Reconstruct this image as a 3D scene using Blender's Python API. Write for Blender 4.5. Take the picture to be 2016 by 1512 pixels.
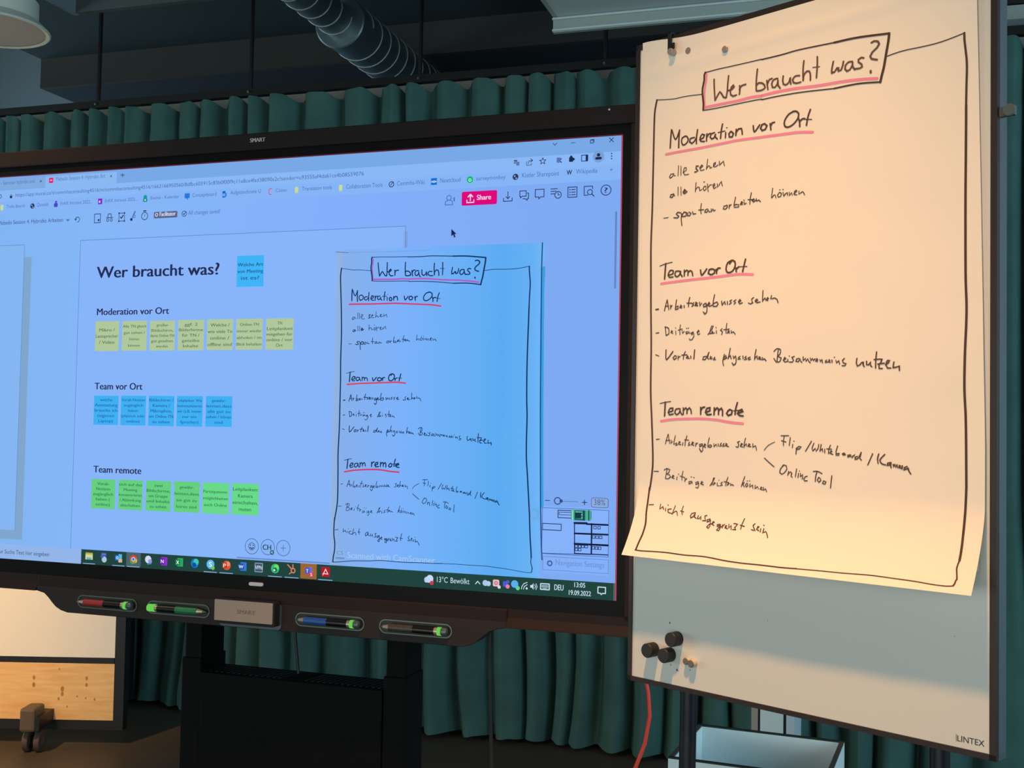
import bpy, bmesh, math, random
from mathutils import Vector, Matrix, noise
random.seed(7)
SC = bpy.context.scene
COL = SC.collection
for o in list(bpy.data.objects): bpy.data.objects.remove(o)
PI = math.pi
# ------------------------------------------------------------------ camera
cd = bpy.data.cameras.new('camera'); cam = bpy.data.objects.new('camera', cd); COL.objects.link(cam)
yaw, pitch, roll, FPX = -0.301513, 0.037261, 0.01799, 2202.5
f = Vector((math.sin(yaw)*math.cos(pitch), math.cos(yaw)*math.cos(pitch), math.sin(pitch)))
r = Vector((math.cos(yaw), -math.sin(yaw), 0)); u = r.cross(f)
r2 = r*math.cos(roll)+u*math.sin(roll); u2 = -r*math.sin(roll)+u*math.cos(roll)
cam.matrix_world = Matrix(((r2.x, u2.x, -f.x, 0), (r2.y, u2.y, -f.y, 0), (r2.z, u2.z, -f.z, 1.5), (0, 0, 0, 1)))
cd.sensor_width = 36; cd.lens = 36*FPX/2016; cd.clip_start = .05; cd.clip_end = 60
SC.camera = cam
# ------------------------------------------------------------------ light
SC.view_settings.view_transform = 'Standard'; SC.view_settings.look = 'None'
SC.view_settings.exposure = 0; SC.view_settings.gamma = 1; SC.view_settings.use_curve_mapping = False
W = bpy.data.worlds.new('world'); SC.world = W; W.use_nodes = True
W.node_tree.nodes['Background'].inputs[0].default_value = (.86, .97, .96, 1)
W.node_tree.nodes['Background'].inputs[1].default_value = .20
def area(name, loc, target, sx, sy, col, e):
    l = bpy.data.lights.new(name, 'AREA'); l.shape = 'RECTANGLE'; l.size = sx; l.size_y = sy; l.color = col; l.energy = e
    o = bpy.data.objects.new(name, l); COL.objects.link(o); o.location = loc
    o.rotation_euler = (Vector(target)-Vector(loc)).to_track_quat('-Z', 'Y').to_euler(); return o
def spot(name, loc, target, col, e, ang, blend, rad):
    l = bpy.data.lights.new(name, 'SPOT'); l.color = col; l.energy = e; l.spot_size = math.radians(ang); l.spot_blend = blend; l.shadow_soft_size = rad
    o = bpy.data.objects.new(name, l); COL.objects.link(o); o.location = loc
    o.rotation_euler = (Vector(target)-Vector(loc)).to_track_quat('-Z', 'Y').to_euler(); return o
area('window_light', (-.6, -3.2, 1.9), (-.8, 4, 1.6), 5.5, 2.4, (.90, 1, .96), 48)
area('ceiling_uplight_fill', (-2.0, -2.6, .9), (-2.0, 4.2, 3.1), 5.5, 1.2, (.92, 1, .94), 50)  # added uplight to brighten ceiling panel and pendant lamp, no known window
area('right_window_light', (3.7, 2.0, 2.0), (-2, 3.6, 2.2), 3.5, 2.0, (.62, .88, 1), 130)
area('back_zone_fill_light', (-8.8, 7.2, 2.6), (-2, 7.2, 3.6), 3.0, 3.0, (.66, .84, 1), 55)  # added fill for the dark zone beyond the curtain, no known window
area('left_fill_light', (-8.6, 1.5, 1.6), (-3, 3.6, 3.0), 4.0, 1.8, (.80, .98, .92), 130)  # added fill that lifts the left side and pendant lamp, no known window
spot('spot_warm_board', (-0.398, .770, 3.95), (-0.40, 1.62, 1.20), (1, .455, .14), 480, 46, 1, .085)
spot('spot_warm_left', (-3.55, 1.8, 3.8), (-4.7, 4.2, .4), (1, .54, .20), 940, 56, 1, .08)
spot('spot_warm_screen', (-2.9, 1.2, 3.4), (-2.25, 2.2, 2.1), (1, .55, .25), 170, 40, 1, .08)
# ------------------------------------------------------------------ materials
MATS = {}
def lin(h):
    if isinstance(h, str): h = [int(h[i:i+2], 16)/255 for i in (0, 2, 4)]
    return tuple(c/12.92 if c <= .04045 else ((c+.055)/1.055)**2.4 for c in h)
def mat(name, col, rough=.5, metal=0, var=0, scale=8, bump=0, bscale=200, spec=.5, coat=0):
    if name in MATS: return MATS[name]
    m = bpy.data.materials.new(name); m.use_nodes = True; n = m.node_tree; b = n.nodes['Principled BSDF']
    c = lin(col); b.inputs['Roughness'].default_value = rough; b.inputs['Metallic'].default_value = metal
    b.inputs['Specular IOR Level'].default_value = spec; b.inputs['Coat Weight'].default_value = coat
    b.inputs['Base Color'].default_value = (*c, 1)
    tc = n.nodes.new('ShaderNodeTexCoord')
    if var:
        t = n.nodes.new('ShaderNodeTexNoise'); t.inputs['Scale'].default_value = scale; t.inputs['Detail'].default_value = 4
        n.links.new(tc.outputs['Object'], t.inputs['Vector'])
        mp = n.nodes.new('ShaderNodeMix'); mp.data_type = 'RGBA'
        mp.inputs[6].default_value = (*[x*(1-var) for x in c], 1); mp.inputs[7].default_value = (*[min(1, x*(1+var)) for x in c], 1)
        n.links.new(t.outputs['Fac'], mp.inputs[0]); n.links.new(mp.outputs[2], b.inputs['Base Color'])
    if bump:
        t = n.nodes.new('ShaderNodeTexNoise'); t.inputs['Scale'].default_value = bscale; t.inputs['Detail'].default_value = 3
        n.links.new(tc.outputs['Object'], t.inputs['Vector'])
        bp = n.nodes.new('ShaderNodeBump'); bp.inputs['Strength'].default_value = bump; bp.inputs['Distance'].default_value = .002
        n.links.new(t.outputs['Fac'], bp.inputs['Height']); n.links.new(bp.outputs['Normal'], b.inputs['Normal'])
    MATS[name] = m; return m
def em(h, strength=1):
    k = 'lit_'+h
    if k in MATS: return MATS[k]
    m = bpy.data.materials.new(k); m.use_nodes = True; n = m.node_tree; n.nodes.remove(n.nodes['Principled BSDF'])
    e = n.nodes.new('ShaderNodeEmission'); e.inputs[0].default_value = (*lin(h), 1); e.inputs[1].default_value = strength
    n.links.new(e.outputs[0], n.nodes['Material Output'].inputs[0]); MATS[k] = m; return m
def em_ramp(name, stops, axis='X', coord='Generated', noise_amt=0.0):
    m = bpy.data.materials.new(name); m.use_nodes = True; n = m.node_tree; n.nodes.remove(n.nodes['Principled BSDF'])
    tc = n.nodes.new('ShaderNodeTexCoord'); sp = n.nodes.new('ShaderNodeSeparateXYZ'); n.links.new(tc.outputs[coord], sp.inputs[0])
    rp = n.nodes.new('ShaderNodeValToRGB'); el = rp.color_ramp.elements
    src = sp.outputs[axis]
    if noise_amt:
        t = n.nodes.new('ShaderNodeTexNoise'); t.inputs['Scale'].default_value = 2.2; t.inputs['Detail'].default_value = 2
        n.links.new(tc.outputs['Object'], t.inputs['Vector'])
        ma = n.nodes.new('ShaderNodeMath'); ma.operation = 'MULTIPLY_ADD'; ma.inputs[1].default_value = noise_amt
        n.links.new(t.outputs['Fac'], ma.inputs[0]); n.links.new(sp.outputs[axis], ma.inputs[2]); src = ma.outputs[0]
    n.links.new(src, rp.inputs[0])
    while len(el) < len(stops): el.new(.5)
    for e_, (p_, h) in zip(el, stops): e_.position = p_; e_.color = (*lin(h), 1)
    e = n.nodes.new('ShaderNodeEmission'); n.links.new(rp.outputs[0], e.inputs[0]); n.links.new(e.outputs[0], n.nodes['Material Output'].inputs[0])
    MATS[name] = m; return m
# ------------------------------------------------------------------ mesh helpers
class MB:
    def __init__(s): s.v = []; s.f = []; s.m = []; s.mats = []; s.sm = []
    def mi(s, m):
        if m not in s.mats: s.mats.append(m)
        return s.mats.index(m)
    def face(s, pts, m, smooth=False):
        i = len(s.v); s.v += [tuple(p) for p in pts]; s.f.append(tuple(range(i, i+len(pts)))); s.m.append(s.mi(m)); s.sm.append(smooth)
    def faces(s, vs, fs, m, smooth=False):
        i = len(s.v); s.v += [tuple(p) for p in vs]; k = s.mi(m)
        for f_ in fs: s.f.append(tuple(i+j for j in f_)); s.m.append(k); s.sm.append(smooth)
    def box(s, a, b, m):
        x0, y0, z0 = a; x1, y1, z1 = b
        vs = [(x0, y0, z0), (x1, y0, z0), (x1, y1, z0), (x0, y1, z0), (x0, y0, z1), (x1, y0, z1), (x1, y1, z1), (x0, y1, z1)]
        s.faces(vs, [(0, 3, 2, 1), (4, 5, 6, 7), (0, 1, 5, 4), (1, 2, 6, 5), (2, 3, 7, 6), (3, 0, 4, 7)], m)
    def prism(s, poly, y0, y1, m):   # poly in x,z extruded along y (y0 in front)
        n = len(poly)
        vs = [(x, y0, z) for x, z in poly]+[(x, y1, z) for x, z in poly]
        s.faces(vs, [tuple(range(n)), tuple(reversed(range(n, 2*n)))]+[(i, i+n, (i+1) % n+n, (i+1) % n) for i in range(n)], m)
    def tube(s, path, rad, m, seg=12, caps=True):
        P = [Vector(p) for p in path]; n = len(P); R = rad if isinstance(rad, (list, tuple)) else [rad]*n
        vs = []; fs = []; prev = None
        for i, p in enumerate(P):
            t = (P[min(i+1, n-1)]-P[max(i-1, 0)]).normalized()
            if prev is None: a = t.orthogonal().normalized()
            else: a = (prev-t*prev.dot(t)).normalized()
            prev = a; b = t.cross(a)
            vs += [p+(a*math.cos(2*PI*k/seg)+b*math.sin(2*PI*k/seg))*R[i] for k in range(seg)]
        for i in range(n-1):
            for k in range(seg): fs.append((i*seg+k, i*seg+(k+1) % seg, (i+1)*seg+(k+1) % seg, (i+1)*seg+k))
        if caps: fs += [tuple(reversed(range(seg))), tuple(range((n-1)*seg, n*seg))]
        s.faces(vs, fs, m, True)
    def build(s, name, parent=None, loc=None, rot=None, bevel=0, label=None, smooth=None):
        me = bpy.data.meshes.new(name); me.from_pydata(s.v, [], s.f)
        for m in s.mats: me.materials.append(m)
        me.polygons.foreach_set('material_index', s.m)
        me.polygons.foreach_set('use_smooth', s.sm if smooth is None else [smooth]*len(s.f)); me.update()
        if s.v and any(s.sm):
            bm = bmesh.new(); bm.from_mesh(me)
            for e in bm.edges:
                if len(e.link_faces) == 2 and e.calc_face_angle(0) > .7: e.smooth = False
            bm.to_mesh(me); bm.free()
        o = bpy.data.objects.new(name, me); COL.objects.link(o)
        if parent: o.parent = parent
        if loc: o.location = loc
        if rot: o.rotation_euler = rot
        if label: o['label'] = label
        if bevel:
            b = o.modifiers.new('bevel', 'BEVEL'); b.width = bevel; b.segments = 2; b.limit_method = 'ANGLE'
        return o
def tag(o, label, cat, group=None):
    o['label'] = label; o['category'] = cat
    if group: o['group'] = group
    return o
def thing(name, label, cat, loc=(0, 0, 0), rz=0, group=None):
    o = bpy.data.objects.new(name, None); COL.objects.link(o); o.location = loc; o.rotation_euler = (0, 0, rz); o.empty_display_size = .1
    return tag(o, label, cat, group)
def struct(o): o['kind'] = 'structure'; return o
def smooth_path(pts, step):
    if len(pts) < 3: return pts
    out = []; n = len(pts)
    for i in range(n-1):
        p0 = pts[max(i-1, 0)]; p1 = pts[i]; p2 = pts[i+1]; p3 = pts[min(i+2, n-1)]
        d = math.hypot(p2[0]-p1[0], p2[1]-p1[1]); k = max(1, min(10, int(d/step)))
        for j in range(k):
            t = j/k
            out.append(tuple(.5*(2*p1[c]+(p2[c]-p0[c])*t+(2*p0[c]-5*p1[c]+4*p2[c]-p3[c])*t*t+(3*p1[c]-p0[c]-3*p2[c]+p3[c])*t**3) for c in (0, 1)))
    out.append(pts[-1]); return out
def ribbon(mb, pts, w, m, fn):   # flat stroke in 2D, mapped onto a surface by fn
    if len(pts) == 1: pts = [pts[0], (pts[0][0]+.1, pts[0][1])]
    n = len(pts); h = w/2; L = []; Rr = []
    for i, p in enumerate(pts):
        a = pts[max(i-1, 0)]; b = pts[min(i+1, n-1)]
        dx, dy = b[0]-a[0], b[1]-a[1]; d = math.hypot(dx, dy) or 1e-9; nx, ny = -dy/d, dx/d
        k = 1.0
        if 0 < i < n-1:
            ax, ay = p[0]-a[0], p[1]-a[1]; q = math.hypot(ax, ay) or 1e-9
            c = abs(nx*(-ay/q)+ny*(ax/q)); k = 1/max(.6, c)
        L.append((p[0]+nx*h*k, p[1]+ny*h*k)); Rr.append((p[0]-nx*h*k, p[1]-ny*h*k))
    vs = [fn(*q) for q in L]+[fn(*q) for q in Rr]
    mb.faces(vs, [(i, i+1, n+i+1, n+i) for i in range(n-1)], m)
    for e, o in ((0, 1), (n-1, n-2)):      # round ends
        dx, dy = pts[e][0]-pts[o][0], pts[e][1]-pts[o][1]; a0 = math.atan2(dy, dx)
        arc = [(pts[e][0]+h*math.cos(a0+t*PI/5), pts[e][1]+h*math.sin(a0+t*PI/5)) for t in (-2.5, -1.5, -.5, .5, 1.5, 2.5)]
        mb.face([fn(*q) for q in arc], m)
_font = {}
def text_mesh(s):
    k = s
    if k in _font: return _font[k]
    c = bpy.data.curves.new('t', 'FONT'); c.body = s; c.size = 1; c.resolution_u = 3
    o = bpy.data.objects.new('t', c); COL.objects.link(o); me = o.to_mesh()
    vs = [(v.co.x, v.co.y) for v in me.vertices]; fs = [tuple(p.vertices) for p in me.polygons]
    o.to_mesh_clear(); bpy.data.objects.remove(o); bpy.data.curves.remove(c)
    x0 = min(v[0] for v in vs); x1 = max(v[0] for v in vs)
    _font[k] = ([((v[0]-x0)/(x1-x0), v[1]) for v in vs], fs, x1-x0); return _font[k]
CAPH = max(v[1] for v in text_mesh('H')[0])
def put_text(mb, s, x0, base, x1, cap, m, fn, bold=0, up=-1):
    vs, fs, w = text_mesh(s)
    d = .038*cap*bold       # heavier print: the same glyphs set twice, a hair apart
    for e in ((-d, d) if bold else (0,)):
        mb.faces([fn(x0+abs(d)+e+v[0]*(x1-x0-2*abs(d)), base+up*v[1]*cap/CAPH) for v in vs], fs, m)
def rrect(x0, y0, x1, y1, rad, k=4):
    if rad <= 0: return [(x0, y0), (x1, y0), (x1, y1), (x0, y1)]
    sx = 1 if x1 > x0 else -1; sy = 1 if y1 > y0 else -1; rad = min(rad, abs(x1-x0)/2, abs(y1-y0)/2); out = []
    for cx, cy, a0 in ((x1-sx*rad, y0+sy*rad, -90), (x1-sx*rad, y1-sy*rad, 0), (x0+sx*rad, y1-sy*rad, 90), (x0+sx*rad, y0+sy*rad, 180)):
        for i in range(k+1):
            a = math.radians(a0+90*i/k); out.append((cx+sx*rad*math.cos(a), cy+sy*rad*math.sin(a)))
    return out
# ------------------------------------------------------------------ room
dark_ceil = mat('dark_ceiling_paint', '2f454a', .9, var=.12, scale=1.5)
soff = mat('dark_soffit_paint', '33434f', .9, var=.1, scale=1.5)
face_m = mat('dark_bulkhead_paint', '4b4e4e', .9, var=.15, scale=1.2)
wallg = mat('grey_blue_wall', '94a8b2', .9, var=.05)
floor_m = mat('brown_grey_floor', '47423e', .5, var=.15, scale=3, bump=.1, bscale=60, spec=.4)
def slab(name, a, b, m): mb = MB(); mb.box(a, b, m); return struct(mb.build(name))
slab('floor', (-9, -4, -.1), (4, 9.6, 0), floor_m)
slab('ceiling', (-5.74, -4, 4.121), (4, 6.7, 4.25), dark_ceil)
slab('ceiling_high', (-9, -4, 5.6), (4, 9.6, 5.7), dark_ceil)
mb = MB(); mb.box((-5.74, 6.7, 3.905), (4, 6.74, 4.121), face_m); mb.box((-5.74, 6.74, 3.905), (4, 9.4, 3.94), soff); struct(mb.build('ceiling_bulkhead'))
slab('wall_back', (-9, 9.5, 0), (4, 9.6, 5.6), wallg)
slab('wall_left', (-9.1, -4, 0), (-9, 9.6, 5.6), wallg)
slab('wall_right', (4, -4, 0), (4.1, 9.6, 5.6), mat('right_wall', '3a4a4c', .9))
slab('wall_partition', (-8.5, 5.44, 0), (3.9, 5.54, 3.335), mat('pale_partition', 'e4e6e0', .9))
mb = MB(); mb.box((.35, 5.40, 3.365), (3.9, 5.46, 3.43), mat('white_trunking', 'b8c4c0', .7)); mb.box((.35, 5.39, 3.335), (3.9, 5.46, 3.363), mat('grey_trunking', '7c8a90', .7)); struct(mb.build('trim_1'))
# curtain rail with hanging rods
rail_m = mat('black_rail', '0b0d10', .5)
R_ = thing('curtain_rail', 'long black curtain rail hung from thin rods above the green curtain', 'curtain rail', (-2, 5.08, 3.2))
mb = MB(); mb.box((-6.4, -.02, -.017), (5.8, .02, .02), rail_m); mb.build('rail', R_)
for x in (-4.90, -3.965, -3.029, -2.084, -1.149, -.21, .73):
    mb = MB(); mb.tube([(x+2, 0, .018), (x+2, 0, .92 )], .011, rail_m, 8); rod = mb.build('hanger_rod', R_)
    mb = MB(); mb.tube([(x+2, -.022, .0), (x+2, -.030, .0)], .006, mat('bright_screw', 'd0d4d0', .3, 1), 8); mb.build('screw', rod)
# curtain
cur_m = mat('dark_green_velvet', '456b68', .95, var=.28, scale=7, bump=.25, bscale=90, spec=.15)
def curtain():
    per = .163; x0 = -6.6; n = int(8.6/per); NS = 14; ph = []
    xs = [x0]
    for i in range(n): xs.append(xs[-1]+per*random.choice((.62, .85, .95, 1.05, 1.15, 1.4)))
    rows = [0, .1, .2, .32, .45, .6, .8, 1.0, 1.25, 1.5, 2.0, 2.5, 2.75, 2.86, 2.92, 2.98, 3.04, 3.09, 3.13, 3.18]; vs = []; fs = []; cols = n*NS+1
    amps = [random.uniform(.6, 1.3) for _ in range(n+1)]; lean = [random.uniform(-.25, .25) for _ in range(n+1)]
    for z in rows:
        for c in range(cols):
            i = min(c//NS, n-1); t = (c-i*NS)/NS; x = xs[i]+(xs[i+1]-xs[i])*t
            a = 2*PI*t; am = amps[i]*(1-t)+amps[i+1]*t; am *= 1+.25*(1-z/3.2)
            low = 1-z/3.2
            y = 5.11-.048*am*math.cos(a)+.01*math.sin(2*a+i)
            xx = x+.020*math.sin(a)+.02*lean[i]*(low**1.5)*6*math.sin(PI*t)
            nz = noise.noise(Vector((x*2.3, z*1.1, 3.1)))
            big = noise.noise(Vector((x*3.1, 4.2, z*.5)))
            y += .05*nz*low+.09*big*low**.7+.014*noise.noise(Vector((x*9, z*6, 1)))+.006*noise.noise(Vector((x*26, z*17, 5)))
            xx += .05*low*noise.noise(Vector((x*2.2, z*1.3, 9)))
            zz = z
            if z > 3.1: y += 0; zz = 3.183-.033*max(0, math.cos(a-2.35))-(.05 if z < 3.15 else 0)
            elif z > 3.0: zz = z
            if z == 0: zz = .022+.006*math.sin(a+i)
            vs.append((xx+2, y-5.1, zz))
    for j in range(len(rows)-1):
        for c in range(cols-1): fs.append((j*cols+c, j*cols+c+1, (j+1)*cols+c+1, (j+1)*cols+c))
    mb = MB(); mb.faces(vs, fs, cur_m, True); o = mb.build('curtain', loc=(-2, 5.1, 0))
    s = o.modifiers.new('sub', 'SUBSURF'); s.levels = 1; s.render_levels = 1
    tag(o, 'floor-length dark green pleated curtain hanging from the black rail', 'curtain')
curtain()
# round ceiling lamp, unlit
lw = mat('white_lamp_metal', 'd4ddd4', .55); ld = mat('lamp_diffuser', 'bdbab6', .8)
L_ = thing('round_pendant_lamp', 'unlit round white drum ceiling lamp at the top left', 'lamp', (-3.345, 3.613, 3.05))
mb = MB(); prof = [(.0, .0, 0)]
def lathe(mb, prof, m, seg=48, cx=0, cy=0, smooth=True):
    vs = []; fs = []; n = len(prof)
    for rr, z in prof: vs += [(cx+rr*math.cos(2*PI*k/seg), cy+rr*math.sin(2*PI*k/seg), z) for k in range(seg)]
    for i in range(n-1):
        for k in range(seg): fs.append((i*seg+k, i*seg+(k+1) % seg, (i+1)*seg+(k+1) % seg, (i+1)*seg+k))
    mb.faces(vs, fs, m, smooth)
lathe(mb, [(.205, .004), (.219, 0), (.224, .003), (.224, .008), (.188, .043), (.177, .044), (.177, .125), (.170, .133), (.001, .135)], lw, 96, smooth=False); mb.build('housing', L_)
mb = MB(); lathe(mb, [(.206, .006), (.1, .0035), (.001, .003)], ld); mb.build('diffuser', L_)
mb = MB(); mb.tube([(0, 0, .13), (0, 0, 1.07)], .008, lw, 8); mb.build('suspension_rod', L_)
# spiral duct
dm = mat('galvanised_duct', '9ab0b8', .38, .85, var=.15, scale=5); dl = mat('duct_seam', 'dfe6e6', .5, .4)
D_ = thing('spiral_duct', 'round galvanised spiral air duct with raised seams under the dark ceiling', 'duct', (-2.785, 5.6, 3.735))
mb = MB(); mb.tube([(0, y, 0) for y in (0, .6, 1.2, 1.8, 2.6, 3.6)], .143, dm, 40); mb.build('wide_duct', D_)
mb = MB(); mb.tube([(-.0, y, 0) for y in (-2.6, -1.6, -.6, .0)], .096, dm, 36); mb.build('narrow_duct', D_)
mb = MB(); lathe(mb, [(.001, 0), (.143, 0), (.150, .006), (.150, .02), (.143, .026)], dm, 40); fl = mb.build('end_collar', D_, rot=(-PI/2, 0, 0)); fl.location = (0, -.012, 0)
def ring_tube(mb, y, rad, m, tilt):
    mb.tube([(rad*math.cos(2*PI*k/36), y+tilt*k/36, rad*math.sin(2*PI*k/36)) for k in range(37)], .0035, m, 6, False)
for i in range(26):
    mb = MB(); ring_tube(mb, .13+i*.125, .144, dl, .125); mb.build('duct_seam', D_)
for i in range(18):
    mb = MB(); ring_tube(mb, -2.3+i*.125, .097, dl, .12); mb.build('duct_seam', D_)
# suspended ceiling panels
pw = mat('pale_panel', 'b9c8cc', .7, var=.04); pe = mat('panel_edge', '93a3a0', .6); pdk = mat('dark_baffle', '4d565a', .8, var=.1); pbl = mat('blue_grey_baffle', '6f8796', .8)
P_ = thing('ceiling_panel', 'pale suspended ceiling panel with a raised rim beside the flip chart top', 'ceiling panel', (-1.171, 4.30, 3.15))
mb = MB(); mb.box((0, -2.2, 0), (2.4, 0, .03), pw); mb.build('panel_board', P_)
for a, b in (((-.02, 0, -.062), (2.42, .02, .035)), ((-.02, -2.22, -.0), (2.42, -2.2, .035)), ((-.02, -2.2, .0), (0, 0, .035)), ((2.4, -2.2, -.0), (2.42, 0, .035))):
    mb = MB(); mb.box(a, b, pe); mb.build('rim', P_)
for a, b in (((-.022, -.006, -.058), (2.42, -.001, -.050)), ((-.022, -.008, -.012), (2.42, -.001, -.004))):
    mb = MB(); mb.box(a, b, pw); mb.build('rim_bead', P_)
for x in (.75, 1.9): mb = MB(); mb.box((x, -.012, -.07), (x+.09, .02, -.055), pe); mb.build('clip', P_)
for x, y in ((.3, -.3), (2.1, -.3), (.3, -1.9), (2.1, -1.9)): mb = MB(); mb.tube([(x, y, .03), (x, y, .97)], .004, rail_m, 6); mb.build('suspension_wire', P_)
B_ = thing('ceiling_baffle', 'dark open framed ceiling baffle at the top left beside the lamp', 'ceiling panel', (-3.339, 4.104, 3.3))
mb = MB(); mb.box((0, 0, 0), (3.0, .03, .32), pdk); mb.build('long_baffle_board', B_)
mb = MB(); mb.box((-.03, -1.8, 0), (0, .03, .32), pbl); mb.build('end_baffle_board', B_, label='blue grey end board')
mb = MB(); mb.box((0, -1.8, .29), (3.0, 0, .32), pdk); mb.build('baffle_top', B_)
for x in (.3, 2.7): mb = MB(); mb.tube([(x, -.6, .32), (x, -.6, .82)], .005, rail_m, 6); mb.build('suspension_wire', B_)
# ------------------------------------------------------------------ mobile whiteboards with wooden base
white_m = mat('white_board_skin', 'e9e4da', .35, var=.02); blk = mat('black_metal', '14151a', .45); dkb = mat('soft_black', '0c0e13', .6)
def wood():
    m = mat('pine_wood', 'e6b878', .5); n = m.node_tree; b = n.nodes['Principled BSDF']
    tc = n.nodes.new('ShaderNodeTexCoord'); mp = n.nodes.new('ShaderNodeMapping'); mp.inputs['Scale'].default_value = (2, 2, 16)
    t = n.nodes.new('ShaderNodeTexNoise'); t.inputs['Scale'].default_value = 3; t.inputs['Detail'].default_value = 6; t.inputs['Distortion'].default_value = .6
    rp = n.nodes.new('ShaderNodeValToRGB'); rp.color_ramp.elements[0].position = .3; rp.color_ramp.elements[0].color = (*lin('e0ae6e'), 1); rp.color_ramp.elements[1].position = .7; rp.color_ramp.elements[1].color = (*lin('ecc488'), 1)
    n.links.new(tc.outputs['Object'], mp.inputs[0]); n.links.new(mp.outputs[0], t.inputs['Vector']); n.links.new(t.outputs['Fac'], rp.inputs[0]); n.links.new(rp.outputs[0], b.inputs['Base Color']); return m
wood_m = wood(); knot_m = mat('wood_knot', 'b07a3c', .6, var=.3, scale=60)
def mobile_board(loc, label, xl, xr, zb, zw, zj, castor=True):
    t = thing('mobile_whiteboard', label, 'whiteboard', loc, .3015, 'mobile whiteboards with wooden foot panels')
    mb = MB(); mb.box((xl, 0, zj), (xr, .02, 1.95), white_m); mb.build('whiteboard_panel', t)
    mb = MB(); mb.box((xl, 0, zb), (xr, .02, zw), wood_m); wp = mb.build('wooden_panel', t, label='pine panel with knots')
    mb = MB(); mb.box((xl, .002, zw), (xr-.003, .03, zj), blk); mb.build('cross_rail', t)
    mb = MB(); mb.box((xl, .004, zb-.045), (xr+.02, .06, zb), blk); mb.build('cross_rail', t)
    mb = MB(); mb.box((xr, .002, zb-.045), (xr+.045, .06, 1.96), blk); mb.build('side_post', t)
    if castor:
        for kx, kz, kr in ((-.046, .305, .008), (-.046, .272, .009), (.196, .305, .007), (.196, .275, .007), (.086, .255, .010), (.086, .232, .008), (.07, .210, .006), (.155, .222, .004), (.195, .215, .004), (.235, .21, .005), (.07, .345, .004), (.11, .175, .004)):
            mb = MB(); mb.faces([(kx+kr*.8*math.cos(a*PI/5), -.0006, kz+kr*math.sin(a*PI/5)*1.3) for a in range(10)], [tuple(range(10))], knot_m); mb.build('knot', wp)
    return t
CAST = mat('castor_plastic', '5a4a3c', .55); CASTD = mat('castor_tyre', '4a3c34', .7)
T1 = mobile_board((-3.571, 4.324, 0), 'front mobile whiteboard with pine foot panel and a castor, left edge of the picture', -1.2, .322, .115, .372, .40)
mb = MB(); mb.box((-.028, -.16, .105), (.05, -.0, .165), blk); mb.build('foot_bracket', T1)
cs = MB(); cs.box((-.036, -.17, .10), (.034, -.055, .205), CAST); co = cs.build('castor_housing', T1, bevel=.012)
for sx in (-.034, .018):
    mb = MB(); mb.tube([(sx, -.10, .046), (sx+.026, -.10, .046)], .046, CASTD, 28); w = mb.build('castor_wheel', T1, bevel=.004)
    mb = MB(); mb.tube([(sx-.002, -.10, .046), (sx+.028, -.10, .046)], .02, CAST, 20); mb.build('wheel_hub', w)
# turn the castor wheels toward the viewer
for o in [c for c in bpy.data.objects if c.name.startswith('castor_wheel')]:
    o.matrix_parent_inverse = Matrix.Identity(4)
T2 = mobile_board((-3.90, 4.86, 0), 'second mobile whiteboard behind the first, only its right edge showing', -1.2, .3, .10, .38, .42, False)
# ------------------------------------------------------------------ interactive display on stand
ZS = 2.0861
DP = thing('interactive_display', 'large wall-size interactive touch display on a black stand showing a browser board', 'display', (-.45947, 2.18736, 0), -.027343)
US = .928/1080
frame_m = mat('display_frame', '2b2527', .6, var=.05, spec=.06); inner_m = mat('display_glass_border', '06070b', .45, spec=.12); tray_m = mat('tray_plastic', '2a2526', .6, spec=.2)
def dbox(name, x0, x1, z0, z1, y0, y1, m, parent=DP, bevel=0, label=None):
    mb = MB(); mb.box((x0, y0, ZS+z0), (x1, y1, ZS+z1), m); return mb.build(name, parent, bevel=bevel, label=label)
# glass panel with black border (screen opening emits)
dbox('glass_border', -1.672, .022, -.961, .024, .0005, .02, inner_m)
dbox('rear_housing', -1.68, .03, -.98, .045, .02, .085, blk)
for x0, x1, z0, z1 in ((-1.695, .045, .022, .0605), (-1.400, -.222, -.9955, -.959), (-1.695, -1.671, -.959, .022), (.0205, .045, -.959, .022)):
    dbox('bezel', x0, x1, z0, z1, -.008, .03, frame_m, bevel=.003)
for x0, x1 in ((-1.695, -1.4003), (-.2217, .045)):
    pr = [(.03, -.996), (-.015, -.996), (-.0145, -.9935), (-.003, -.9765), (-.003, -.959), (.03, -.959)]
    mb = MB(); vs = [(x, y, ZS+z) for x in (x0, x1) for y, z in pr]
    mb.faces(vs, [(0, 1, 2, 3, 4, 5), (11, 10, 9, 8, 7, 6)]+[(i, i+6, (i+1) % 6+6, (i+1) % 6) for i in range(6)], frame_m); mb.build('bezel', DP)
scr_m = em_ramp('lit_screen_base', [(0, '80b4f2'), (.35, '86b6f8'), (.7, '84aefa'), (1, '7eaaf2')], 'X', 'Generated', .12)
mb = MB(); mb.box((-1920*US, -.0003, ZS-.928), (0, .0005, ZS), scr_m); SCREEN = mb.build('screen', DP)
mb = MB(); red = mat('red_edge', '6a1c28', .4)
for x0, x1, z0, z1 in ((-1920*US, .003, .0, .0028), (0, .0028, -.928, .0)): mb.box((x0, -.0006, ZS+z0), (x1, .0004, ZS+z1), em('5a2030') if z1 > .001 else em('b04a68'))
mb.build('screen_edge_line', SCREEN)
def sfn(L):
    y = -.0004-.00012*L
    return lambda u_, v_: ((u_-1920)*US, y, ZS-v_*US)
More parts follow.
